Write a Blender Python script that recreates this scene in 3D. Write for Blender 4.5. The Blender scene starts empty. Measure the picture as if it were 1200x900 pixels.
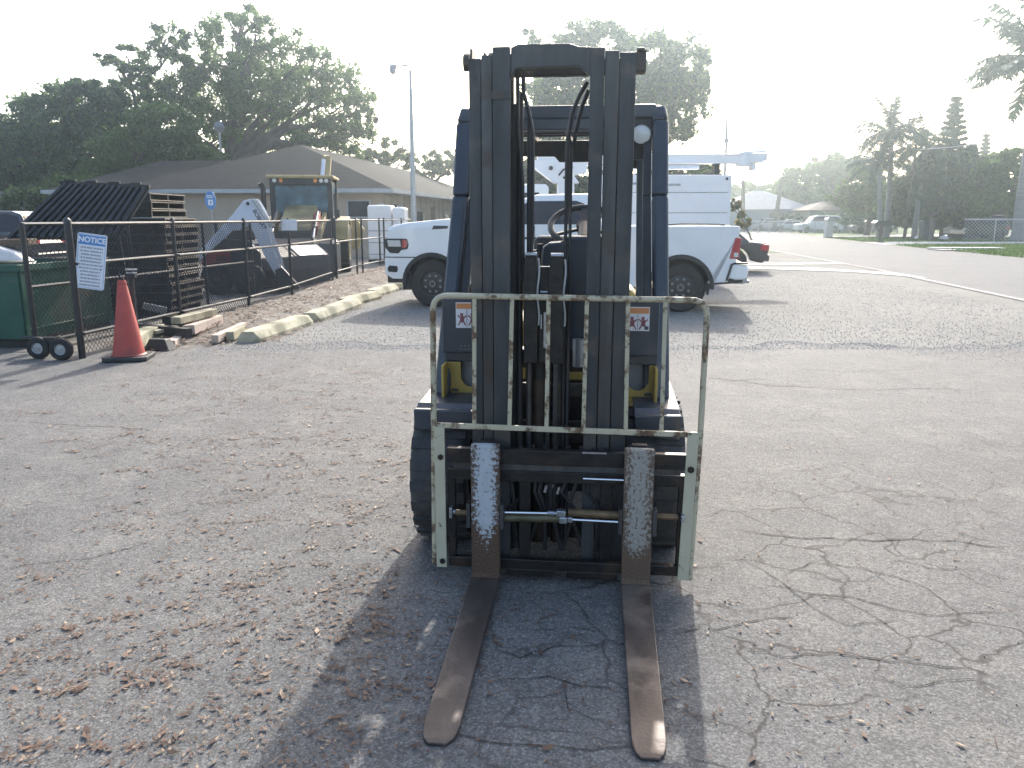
import bpy, bmesh, math, random
import numpy as np
from mathutils import Vector, Matrix, Euler
R = math.radians
random.seed(7); RNG = np.random.default_rng(7)
S = bpy.context.scene
COL = S.collection

# ---------------------------------------------------------------- camera, sky, sun, exposure
PITCH = R(11.8); EYE = 1.56; FPX = 933.0
cam_d = bpy.data.cameras.new('camera'); cam = bpy.data.objects.new('camera', cam_d); COL.objects.link(cam)
cam.location = (0, 0, EYE); cam.rotation_euler = (R(90) - PITCH, 0, 0)
cam_d.sensor_width = 36; cam_d.lens = 36 * FPX / 1200; cam_d.clip_end = 3000; cam_d.clip_start = 0.05
S.camera = cam
SUN_EL, SUN_AZ = 30.5, 11.0            # azimuth measured from +Y towards +X
W = bpy.data.worlds.new('World'); S.world = W; W.use_nodes = True
wn = W.node_tree.nodes; wl = W.node_tree.links
sky = wn.new('ShaderNodeTexSky'); sky.sky_type = 'NISHITA'; sky.sun_disc = False
sky.sun_elevation = R(SUN_EL); sky.sun_rotation = R(SUN_AZ)
sky.air_density = 1.0; sky.dust_density = 4.0; sky.ozone_density = 1.0; sky.altitude = 0
wl.new(sky.outputs[0], wn['Background'].inputs[0]); wn['Background'].inputs[1].default_value = 0.15
sun_d = bpy.data.lights.new('sun', 'SUN'); sun_d.energy = 2.3; sun_d.angle = R(0.8); sun_d.color = (1.0, 0.96, 0.90)
sun = bpy.data.objects.new('sun', sun_d); COL.objects.link(sun)
sv = Vector((math.sin(R(SUN_AZ)) * math.cos(R(SUN_EL)), math.cos(R(SUN_AZ)) * math.cos(R(SUN_EL)), math.sin(R(SUN_EL))))
sun.rotation_euler = sv.to_track_quat('Z', 'Y').to_euler(); sun.location = (10, 40, 30)
S.view_settings.view_transform = 'Standard'; S.view_settings.look = 'None'; S.view_settings.gamma = 1
S.view_settings.exposure = 1.38

# haze added to imitate lens flare: one closed box of thin air round everything
def make_haze():
    me = bpy.data.meshes.new('haze'); x, y0, y1, z0, z1 = 380, -40, 520, -1.0, 17.5
    v = [(-x,y0,z0),(x,y0,z0),(x,y1,z0),(-x,y1,z0),(-x,y0,z1),(x,y0,z1),(x,y1,z1),(-x,y1,z1)]
    me.from_pydata(v, [], [(0,3,2,1),(4,5,6,7),(0,1,5,4),(1,2,6,5),(2,3,7,6),(3,0,4,7)])
    m = bpy.data.materials.new('pale_haze'); m.use_nodes = True; n = m.node_tree.nodes; n.remove(n['Principled BSDF'])
    v = n.new('ShaderNodeVolumePrincipled'); v.inputs['Color'].default_value = (.72, .88, 1, 1); v.inputs['Density'].default_value = .0020
    v.inputs['Anisotropy'].default_value = .86
    m.node_tree.links.new(v.outputs[0], n['Material Output'].inputs['Volume']); me.materials.append(m)
    o = bpy.data.objects.new('haze', me); COL.objects.link(o); o['kind'] = 'stuff'
make_haze()

# ---------------------------------------------------------------- helpers
def ray(u, v):
    a = (u - 600) / FPX; b = -(v - 450) / FPX
    return (a, math.cos(PITCH) + b * math.sin(PITCH), -math.sin(PITCH) + b * math.cos(PITCH))
def G(u, v, z=0.0):                    # point of the ground seen at a pixel
    d = ray(u, v); t = (z - EYE) / d[2]; return (d[0] * t, d[1] * t, z)
def AT(u, v, y):                       # point seen at a pixel, y metres away
    d = ray(u, v); t = y / d[1]; return Vector((d[0] * t, y, EYE + d[2] * t))

class MB:
    def __init__(s): s.v = []; s.f = []; s.m = []; s.cur = 0
    def add(s, vs, fs):
        n = len(s.v); s.v += [tuple(p) for p in vs]
        s.f += [tuple(i + n for i in f) for f in fs]; s.m += [s.cur] * len(fs); return s
    def bx(s, x0, x1, y0, y1, z0, z1):
        return s.add([(x0,y0,z0),(x1,y0,z0),(x1,y1,z0),(x0,y1,z0),(x0,y0,z1),(x1,y0,z1),(x1,y1,z1),(x0,y1,z1)],
              [(0,3,2,1),(4,5,6,7),(0,1,5,4),(1,2,6,5),(2,3,7,6),(3,0,4,7)])
    def box(s, c, d, rot=None):
        h = Vector(d) / 2; m = rot.to_matrix() if isinstance(rot, Euler) else (rot or Matrix.Identity(3))
        vs = [Vector(c) + m @ Vector((sx*h.x, sy*h.y, sz*h.z)) for sx, sy, sz in
              [(-1,-1,-1),(1,-1,-1),(1,1,-1),(-1,1,-1),(-1,-1,1),(1,-1,1),(1,1,1),(-1,1,1)]]
        return s.add(vs, [(0,3,2,1),(4,5,6,7),(0,1,5,4),(1,2,6,5),(2,3,7,6),(3,0,4,7)])
    def bar(s, p, q, w, h, up=(0,0,1)):
        p = Vector(p); q = Vector(q); d = (q - p); L = d.length; d.normalize(); up = Vector(up)
        if abs(d.dot(up)) > .98: up = Vector((0,1,0))
        x = d.cross(up).normalized(); z = x.cross(d).normalized()
        m = Matrix((x, d, z)).transposed()
        return s.box((p + q) / 2, (w, L, h), m)
    def tube(s, pts, r, n=8, caps=True, closed=False):
        pts = [Vector(p) for p in pts]; k = len(pts); rs = r if isinstance(r, (list, tuple)) else [r] * k
        base = len(s.v); nrm = None; vs = []
        for i, p in enumerate(pts):
            if closed: t = (pts[(i+1) % k] - pts[i-1]).normalized()
            else: t = ((pts[min(i+1, k-1)] - pts[max(i-1, 0)])).normalized()
            if nrm is None:
                a = Vector((0,0,1)) if abs(t.z) < .9 else Vector((0,1,0))
                nrm = (a - t * a.dot(t)).normalized()
            else: nrm = (nrm - t * nrm.dot(t)).normalized()
            b = t.cross(nrm)
            for j in range(n):
                a = 2 * math.pi * j / n; vs.append(p + (nrm * math.cos(a) + b * math.sin(a)) * rs[i])
        fs = []
        for i in range(k if closed else k - 1):
            i2 = (i + 1) % k
            for j in range(n):
                j2 = (j + 1) % n; fs.append((i*n+j, i2*n+j, i2*n+j2, i*n+j2)[::-1])
        if caps and not closed: fs += [tuple(range(n)), tuple(range((k-1)*n, k*n))[::-1]]
        return s.add(vs, fs)
    def lathe(s, prof, c=(0,0,0), axis='z', n=24, caps=False):
        vs = []; fs = []; k = len(prof); c = Vector(c)
        for r, h in prof:
            for j in range(n):
                a = 2 * math.pi * j / n; x, y = r * math.cos(a), r * math.sin(a)
                vs.append(c + (Vector((x, y, h)) if axis == 'z' else Vector((h, x, y)) if axis == 'x' else Vector((y, h, x))))
        for i in range(k - 1):
            for j in range(n):
                j2 = (j + 1) % n; fs.append((i*n+j, i*n+j2, (i+1)*n+j2, (i+1)*n+j))
        if caps: fs += [tuple(range(n))[::-1], tuple(range((k-1)*n, k*n))]
        return s.add(vs, fs)
    def prism(s, poly, a, b, axis='y', yf=None):
        # polygon in (x,z) pushed from y=a to y=b; yf(z) scales the half width when given
        n = len(poly)
        def P(p, t):
            if axis == 'y':
                return (p[0], (t if yf is None else (1 if t > 0 else -1) * yf(p[1])), p[1])
            if axis == 'x': return (t, p[0], p[1])
            return (p[0], p[1], t)
        vs = [P(p, a) for p in poly] + [P(p, b) for p in poly]
        fs = [tuple(range(n)), tuple(range(n, 2*n))[::-1]] + [(i, i+n, (i+1) % n + n, (i+1) % n) for i in range(n)]
        return s.add(vs, fs)
    def build(s, name, mat, parent=None, bevel=0, seg=2, smooth=False, kind=None, loc=None, fix=True):
        me = bpy.data.meshes.new(name); me.from_pydata(s.v, [], s.f)
        ms = mat if isinstance(mat, (list, tuple)) else [mat]
        for m in ms: me.materials.append(m)
        if len(ms) > 1: me.polygons.foreach_set('material_index', s.m)
        if fix:
            b = bmesh.new(); b.from_mesh(me); bmesh.ops.recalc_face_normals(b, faces=b.faces); b.to_mesh(me); b.free()
        if smooth:
            me.polygons.foreach_set('use_smooth', [True] * len(me.polygons))
            try: me.set_sharp_from_angle(angle=R(38))
            except Exception: pass
        o = bpy.data.objects.new(name, me); COL.objects.link(o)
        if parent is not None: o.parent = parent
        if bevel:
            md = o.modifiers.new('bevel', 'BEVEL'); md.width = bevel; md.segments = seg; md.limit_method = 'ANGLE'; md.angle_limit = R(40)
            md.harden_normals = False
        if kind: o['kind'] = kind
        if loc is not None: o.location = loc
        return o

def tag(o, label=None, cat=None, group=None, kind=None):
    if label: o['label'] = label
    if cat: o['category'] = cat
    if group: o['group'] = group
    if kind: o['kind'] = kind
    return o
def thing(name, label, cat, loc=(0,0,0), rz=0, group=None):
    o = bpy.data.objects.new(name, None); COL.objects.link(o); o.empty_display_size = .2
    o.location = loc; o.rotation_euler = (0, 0, rz); return tag(o, label, cat, group)
def dup(root, loc, rz, label):
    r = root.copy(); COL.objects.link(r); r.location = loc; r.rotation_euler = (0, 0, rz); r['label'] = label
    def rec(src, dst):
        for ch in src.children:
            c = ch.copy(); COL.objects.link(c); c.parent = dst; rec(ch, c)
    rec(root, r); return r
def raw_mesh(name, co, quads, mat, parent=None, kind=None, nv=4):
    co = np.asarray(co, dtype=np.float32); nf = len(co) // nv
    me = bpy.data.meshes.new(name); me.vertices.add(len(co)); me.vertices.foreach_set('co', co.ravel())
    me.loops.add(len(co)); me.loops.foreach_set('vertex_index', np.arange(len(co), dtype=np.int32))
    me.polygons.add(nf); me.polygons.foreach_set('loop_start', np.arange(0, len(co), nv, dtype=np.int32))
    me.polygons.foreach_set('loop_total', np.full(nf, nv, dtype=np.int32))
    ms = mat if isinstance(mat, list) else [mat]
    for m in ms: me.materials.append(m)
    if len(ms) > 1: me.polygons.foreach_set('material_index', RNG.integers(0, len(ms), nf).astype(np.int32))
    me.update(calc_edges=True); me.validate()
    o = bpy.data.objects.new(name, me); COL.objects.link(o)
    if parent is not None: o.parent = parent
    if kind: o['kind'] = kind
    return o

# ---------------------------------------------------------------- materials
def nt(name):
    m = bpy.data.materials.new(name); m.use_nodes = True; n = m.node_tree.nodes; return m, n, m.node_tree.links, n['Principled BSDF']
def noise(n, l, scale, detail=4, coord='Object', rough=.55, stretch=None, warp=None):
    tc = n.new('ShaderNodeTexCoord'); t = n.new('ShaderNodeTexNoise'); t.inputs['Scale'].default_value = scale
    t.inputs['Detail'].default_value = detail; t.inputs['Roughness'].default_value = rough
    if stretch:
        mp = n.new('ShaderNodeMapping'); mp.inputs['Scale'].default_value = stretch
        l.new(tc.outputs[coord], mp.inputs[0]); l.new(mp.outputs[0], t.inputs['Vector'])
    else: l.new(tc.outputs[coord], t.inputs['Vector'])
    return t.outputs['Fac']
def ramp(n, l, fac, stops):
    r = n.new('ShaderNodeValToRGB'); e = r.color_ramp.elements
    while len(e) < len(stops): e.new(.5)
    for i, (p, c) in enumerate(stops):
        e[i].position = p; e[i].color = (*c, 1) if isinstance(c, tuple) else (c, c, c, 1)
    l.new(fac, r.inputs[0]); return r.outputs[0]
def mixc(n, l, fac, a, b):
    m = n.new('ShaderNodeMix'); m.data_type = 'RGBA'
    if isinstance(fac, (int, float)): m.inputs[0].default_value = fac
    else: l.new(fac, m.inputs[0])
    for i, c in ((6, a), (7, b)):
        if isinstance(c, tuple): m.inputs[i].default_value = (*c, 1)
        else: l.new(c, m.inputs[i])
    return m.outputs[2]
def bump(n, l, h, b, strength=.3, dist=.01, prev=None):
    bp = n.new('ShaderNodeBump'); bp.inputs['Strength'].default_value = strength; bp.inputs['Distance'].default_value = dist
    l.new(h, bp.inputs['Height'])
    if prev is not None: l.new(prev, bp.inputs['Normal'])
    l.new(bp.outputs[0], b.inputs['Normal']); return bp.outputs[0]
def mat(name, col, rough=.6, metal=0, var=.25, scale=8, bmp=0, bscale=None, coat=0, spec=None, dirt=None, stretch=None):
    m, n, l, b = nt(name)
    f = noise(n, l, scale, stretch=stretch)
    lo = tuple(c * (1 - var) for c in col); hi = tuple(min(1, c * (1 + var)) for c in col)
    c = ramp(n, l, f, [(.3, lo), (.7, hi)])
    if dirt:
        f2 = noise(n, l, scale * .35, 6); c = mixc(n, l, ramp(n, l, f2, [(.52, 0.), (.66, dirt[3] if len(dirt) > 3 else .8)]), c, tuple(dirt[:3]))
    l.new(c, b.inputs['Base Color']); b.inputs['Roughness'].default_value = rough; b.inputs['Metallic'].default_value = metal
    if coat: b.inputs['Coat Weight'].default_value = coat; b.inputs['Coat Roughness'].default_value = .08
    if spec is not None: b.inputs['Specular IOR Level'].default_value = spec
    if bmp: bump(n, l, noise(n, l, bscale or scale * 4), b, bmp, .01)
    return m
def chipped(name, paint, rust, rust2, scale, cover, rough=.6, stretch=None, bmp=.3, zfade=None, edge=None):
    # flaking paint over rust; cover is the share of metal laid bare; zfade = (z with no paint, z with full paint)
    m, n, l, b = nt(name)
    f = noise(n, l, scale, 8, rough=.72, stretch=stretch)
    if zfade:
        tc = n.new('ShaderNodeTexCoord'); sx = n.new('ShaderNodeSeparateXYZ'); l.new(tc.outputs['Object'], sx.inputs[0])
        mr = n.new('ShaderNodeMapRange'); mr.inputs[1].default_value = zfade[0]; mr.inputs[2].default_value = zfade[1]
        mr.inputs[3].default_value = -.3; mr.inputs[4].default_value = .02; l.new(sx.outputs[2], mr.inputs[0])
        ad = n.new('ShaderNodeMath'); ad.operation = 'ADD'; l.new(f, ad.inputs[0]); l.new(mr.outputs[0], ad.inputs[1]); f = ad.outputs[0]
    if edge:                                   # paint is rubbed off towards both edges: edge = (centre x, half width)
        tc = n.new('ShaderNodeTexCoord'); sx = n.new('ShaderNodeSeparateXYZ'); l.new(tc.outputs['Object'], sx.inputs[0])
        a1 = n.new('ShaderNodeMath'); a1.operation = 'SUBTRACT'; a1.inputs[1].default_value = edge[0]; l.new(sx.outputs[0], a1.inputs[0])
        a2 = n.new('ShaderNodeMath'); a2.operation = 'ABSOLUTE'; l.new(a1.outputs[0], a2.inputs[0])
        mr = n.new('ShaderNodeMapRange'); mr.inputs[1].default_value = edge[1]*.25; mr.inputs[2].default_value = edge[1]; mr.inputs[3].default_value = .04; mr.inputs[4].default_value = -.14
        l.new(a2.outputs[0], mr.inputs[0]); ad = n.new('ShaderNodeMath'); ad.operation = 'ADD'; l.new(f, ad.inputs[0]); l.new(mr.outputs[0], ad.inputs[1]); f = ad.outputs[0]
    k = ramp(n, l, f, [(cover - .035, 0.), (cover + .035, 1.)])
    p = mixc(n, l, noise(n, l, scale * .4, 3), tuple(c * .75 for c in paint), paint)
    r = mixc(n, l, ramp(n, l, noise(n, l, scale * 2.3, 5), [(.35, 0.), (.65, 1.)]), rust, rust2)
    l.new(mixc(n, l, k, r, p), b.inputs['Base Color'])
    l.new(ramp(n, l, k, [(0, .85), (1, rough)]), b.inputs['Roughness']); bump(n, l, k, b, bmp, .003)
    return m
def glass(name, col, rough=.05):
    m, n, l, b = nt(name); b.inputs['Base Color'].default_value = (*col, 1); b.inputs['Roughness'].default_value = rough
    b.inputs['Specular IOR Level'].default_value = .8; b.inputs['Coat Weight'].default_value = .6; return m
def leafmat(name, a, c, trans=.45, scale=.5):
    m, n, l, b = nt(name)
    f = noise(n, l, scale, 3); g = noise(n, l, 9, 2)
    col = mixc(n, l, ramp(n, l, f, [(.35, 0.), (.65, 1.)]), a, c)
    col = mixc(n, l, ramp(n, l, g, [(.4, 0.), (.6, .5)]), col, tuple(min(1, x * 1.7) for x in c))
    l.new(col, b.inputs['Base Color']); b.inputs['Roughness'].default_value = .5
    tr = n.new('ShaderNodeBsdfTranslucent'); l.new(col, tr.inputs[0]); mx = n.new('ShaderNodeMixShader'); mx.inputs[0].default_value = trans
    l.new(b.outputs[0], mx.inputs[1]); l.new(tr.outputs[0], mx.inputs[2]); l.new(mx.outputs[0], n['Material Output'].inputs[0]); return m

M = {}
M['mast'] = mat('mast_steel', (.058, .060, .063), .5, .35, .3, 14, .15, 60, dirt=(.16, .13, .10, .5), stretch=(1, 1, .15))
M['mast_worn'] = mat('mast_worn_steel', (.078, .078, .078), .45, .5, .3, 20, .12, 60, dirt=(.07, .045, .03, .6), stretch=(1, 1, .1))
M['black'] = mat('black_paint', (.028, .029, .032), .45, .1, .3, 10, .1, 50)
M['greasy'] = mat('greasy_black_steel', (.022, .02, .019), .42, .4, .4, 18, .3, 70, dirt=(.07, .045, .03, .7))
M['navy'] = mat('dark_blue_grey_paint', (.026, .037, .053), .42, 0, .18, 5, .05, 40, coat=.3, dirt=(.11, .11, .11, .35))
M['yellow'] = mat('faded_yellow_paint', (.42, .30, .07), .5, 0, .15, 7, .05, 40, dirt=(.14, .09, .04, .6))
M['cage'] = chipped('chipped_cream_paint', (.56, .50, .35), (.10, .06, .035), (.22, .14, .08), 13, .455, .5)
M['strip'] = chipped('worn_cream_flat_bar_paint', (.58, .53, .38), (.12, .07, .04), (.2, .13, .08), 22, .37, .5)
M['fork'] = chipped('flaking_white_fork_paint', (.50, .53, .56), (.055, .034, .024), (.14, .080, .048), 64, .455, .55, zfade=(.10, .30), edge=(-.265, .06))
M['fork2'] = chipped('rust_freckled_fork_paint', (.36, .34, .30), (.075, .048, .032), (.17, .11, .07), 85, .50, .6, stretch=(1, 1, .7), zfade=(.08, .22), edge=(.375, .08))
M['blade'] = mat('brown_worn_fork_blade', (.088, .072, .064), .5, .5, .35, 12, .15, 70, dirt=(.34, .28, .23, .5), stretch=(1, .3, 1))
M['rubber'] = mat('dusty_rubber', (.048, .049, .052), .78, 0, .3, 12, .3, 60, dirt=(.11, .10, .09, .5))
M['tyre'] = mat('black_tyre_rubber', (.018, .018, .019), .7, 0, .25, 12, .2, 60)
M['chrome'] = mat('bright_rod', (.75, .78, .82), .12, 1, .06, 20)
M['zinc'] = mat('zinc_fitting', (.42, .44, .47), .35, .9, .2, 40)
M['brass'] = mat('brown_barrel', (.17, .115, .06), .5, .4, .3, 18, dirt=(.07, .05, .03, .6))
M['khaki'] = mat('khaki_barrel', (.13, .12, .07), .5, .3, .3, 18, dirt=(.06, .05, .03, .6))
M['lens'] = mat('lamp_lens', (.62, .62, .58), .2, .1, .05, 20, coat=.5)
M['hose'] = mat('rubber_hose', (.02, .02, .022), .5, 0, .2, 30)
M['grey'] = mat('grey_plastic', (.23, .24, .25), .5, 0, .15, 8)
M['white_card'] = mat('white_card', (.78, .78, .80), .5, 0, .03, 4)
M['white_sign'] = mat('white_sign_face', (.72, .75, .80), .45, 0, .05, 6)
M['blue_sign'] = mat('sign_blue', (.08, .25, .55), .45, 0, .05, 6)
M['ink'] = mat('dark_ink', (.06, .06, .09), .6, 0, .1, 6)
M['orange'] = mat('warning_orange', (.65, .27, .10), .5, 0, .1, 10)
M['redink'] = mat('dark_red_ink', (.26, .09, .10), .6, 0, .1, 10)
M['white'] = mat('white_car_paint', (.88, .87, .85), .22, 0, .02, 2, coat=1, dirt=(.6, .61, .62, .25))
M['utilwhite'] = mat('white_body_panel_paint', (.82, .82, .83), .35, 0, .03, 2, coat=.3)
M['glass'] = mat('dark_tinted_glass', (.012, .018, .034), .15, 0, .3, 2, spec=.25)
M['glassb'] = mat('blue_cab_glass', (.045, .10, .135), .12, 0, .75, 2.2, spec=.4)  # strong blotches paint tree reflections into the glass colour
M['trim'] = mat('black_plastic_trim', (.02, .021, .023), .6, 0, .2, 10)
M['tail'] = mat('red_tail_lamp', (.42, .018, .03), .15, 0, .1, 10, coat=1)
M['amber'] = mat('amber_lamp', (.75, .25, .05), .2, 0, .1, 10, coat=1)
M['carblack'] = mat('dark_car_paint', (.022, .024, .03), .22, .2, .1, 4, coat=1)
M['carsilver'] = mat('silver_car_paint', (.42, .45, .48), .3, .4, .05, 4, coat=1)
M['carwhite'] = mat('pale_car_paint', (.62, .66, .7), .25, 0, .04, 4, coat=1)
M['rim'] = mat('dark_alloy', (.035, .036, .038), .35, .4, .2, 10)
M['fence'] = mat('black_fence_coating', (.022, .024, .028), .4, .1, .2, 10, coat=.2)
M['galv'] = mat('galvanised_steel', (.38, .40, .42), .4, .7, .15, 15)
M['dump'] = mat('dark_green_bin_paint', (.018, .085, .06), .5, 0, .2, 3, .1, 20, dirt=(.05, .04, .03, .6))
M['ribbed'] = mat('black_ribbed_plastic', (.025, .027, .03), .45, 0, .2, 6)
M['palletb'] = mat('black_pallet_wood', (.030, .028, .026), .7, 0, .35, 7, .2, 30, stretch=(1, .2, 1))
M['palletend'] = mat('sunlit_pallet_edge', (.30, .25, .19), .75, 0, .3, 9, .2, 30)  # pale tone paints sunlight onto the pallet ends
M['timber'] = mat('weathered_timber', (.34, .31, .22), .8, 0, .3, 6, .3, 30, stretch=(.3, 1, 1), dirt=(.12, .10, .06, .7))
M['timberd'] = mat('dark_tarred_timber', (.05, .045, .04), .8, 0, .3, 6, .3, 30)
M['timberp'] = mat('pinkish_block_wood', (.50, .40, .33), .8, 0, .2, 8, .2, 30)
M['stop'] = mat('mossy_yellowed_concrete', (.47, .44, .32), .95, 0, .22, 6, .5, 45, dirt=(.17, .165, .11, .85))
M['cone'] = mat('faded_red_orange_plastic', (.42, .066, .05), .55, 0, .15, 6, .08, 30, dirt=(.17, .06, .05, .7))
M['cone_base'] = mat('black_rubber_base', (.03, .03, .032), .6, 0, .2, 8, .2, 30)
M['wall'] = mat('beige_stucco', (.40, .335, .265), .9, 0, .06, 1.2, .15, 30)
M['wall2'] = mat('tan_siding', (.30, .27, .22), .85, 0, .10, 2.5, .1, 20, stretch=(6, 6, .3))
M['walllight'] = mat('pale_wall_panel', (.42, .45, .43), .8, 0, .05, 2)
M['fascia'] = mat('pale_fascia', (.38, .40, .42), .6, 0, .1, 4)
M['bluewall'] = mat('blue_grey_house_wall', (.20, .26, .33), .8, 0, .08, 1)
M['roofpale'] = mat('pale_grey_shingle', (.30, .29, .31), .85, 0, .12, 1.5)
M['roofbrown'] = mat('brown_shingle', (.13, .09, .065), .85, 0, .2, 2)
M['cat'] = mat('loader_yellow', (.38, .30, .14), .55, 0, .2, 3, dirt=(.14, .11, .06, .8))
M['bucket'] = mat('worn_bucket_steel', (.05, .052, .055), .36, .5, .25, 4, .1, 20)
M['skidred'] = mat('skid_red_paint', (.34, .05, .045), .5, 0, .2, 5)
M['skidwhite'] = mat('skid_white_paint', (.60, .64, .72), .4, 0, .05, 4)
M['bark'] = mat('oak_bark', (.10, .085, .07), .9, 0, .35, 3, .5, 14, stretch=(1, 1, .3))
M['palmbark'] = mat('grey_palm_trunk', (.24, .23, .22), .85, 0, .18, 4, .3, 12, stretch=(.3, .3, 3))
M['leafo'] = leafmat('oak_leaves', (.045, .090, .028), (.13, .20, .055), .55)
M['leafb'] = leafmat('bright_leaves', (.045, .085, .02), (.085, .15, .035), .5)
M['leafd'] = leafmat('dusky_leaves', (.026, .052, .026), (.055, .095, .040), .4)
M['leafy'] = leafmat('yellowish_leaves', (.08, .095, .035), (.13, .13, .05), .45)
M['leafbluish'] = leafmat('blue_green_fronds', (.035, .060, .045), (.055, .085, .06), .35)
M['gold'] = leafmat('orange_shrub_leaves', (.20, .12, .03), (.26, .17, .05), .4)
M['lit1'] = mat('pale_tan_dead_leaf', (.27, .19, .125), .7, 0, .3, 25)
M['lit2'] = mat('brown_dead_leaf', (.14, .08, .05), .75, 0, .3, 25)
M['lit3'] = mat('dark_dead_leaf', (.085, .05, .035), .8, 0, .3, 25)
M['soil'] = mat('dusty_soil', (.185, .168, .145), .95, 0, .3, 5, .5, 40, dirt=(.10, .08, .065, .6))
M['conc'] = mat('pale_concrete', (.52, .51, .49), .85, 0, .1, 2, .2, 30)
M['gutter'] = mat('weathered_gutter_concrete', (.27, .265, .26), .9, 0, .15, 2)
M['pebble'] = mat('loose_gravel', (.36, .34, .31), .85, 0, .4, 20)
M['crack'] = mat('crack_dirt', (.03, .027, .024), .95, 0, .3, 12)
M['grass'] = leafmat('lawn_grass', (.055, .105, .02), (.09, .15, .03), .3, .3)
M['lawn'] = mat('lawn_soil', (.075, .115, .03), .95, 0, .35, 1.2, .3, 20, dirt=(.14, .12, .05, .5))
M['stone'] = mat('dirty_white_bag', (.66, .64, .62), .6, 0, .1, 8)
M['seat'] = mat('black_seat_vinyl', (.02, .02, .022), .5, 0, .1, 10)
def shingle():
    m, n, l, b = nt('dark_grey_shingle')
    tc = n.new('ShaderNodeTexCoord'); br = n.new('ShaderNodeTexBrick'); mp = n.new('ShaderNodeMapping')
    l.new(tc.outputs['UV'], mp.inputs[0]); l.new(mp.outputs[0], br.inputs[0])
    br.inputs['Scale'].default_value = 1; br.inputs['Brick Width'].default_value = .33; br.inputs['Row Height'].default_value = .16
    br.inputs['Mortar Size'].default_value = .008; br.inputs['Color1'].default_value = (.018, .020, .023, 1)
    br.inputs['Color2'].default_value = (.032, .033, .036, 1); br.inputs['Mortar'].default_value = (.02, .02, .02, 1); br.inputs['Bias'].default_value = -.1
    l.new(mixc(n, l, ramp(n, l, noise(n, l, 1.2, 6), [(.4, 0.), (.7, .55)]), br.outputs['Color'], (.024, .024, .026)), b.inputs['Base Color'])
    b.inputs['Roughness'].default_value = .95; b.inputs['Specular IOR Level'].default_value = .1; bump(n, l, br.outputs['Fac'], b, -.5, .02); return m
M['shingle'] = shingle()

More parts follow.
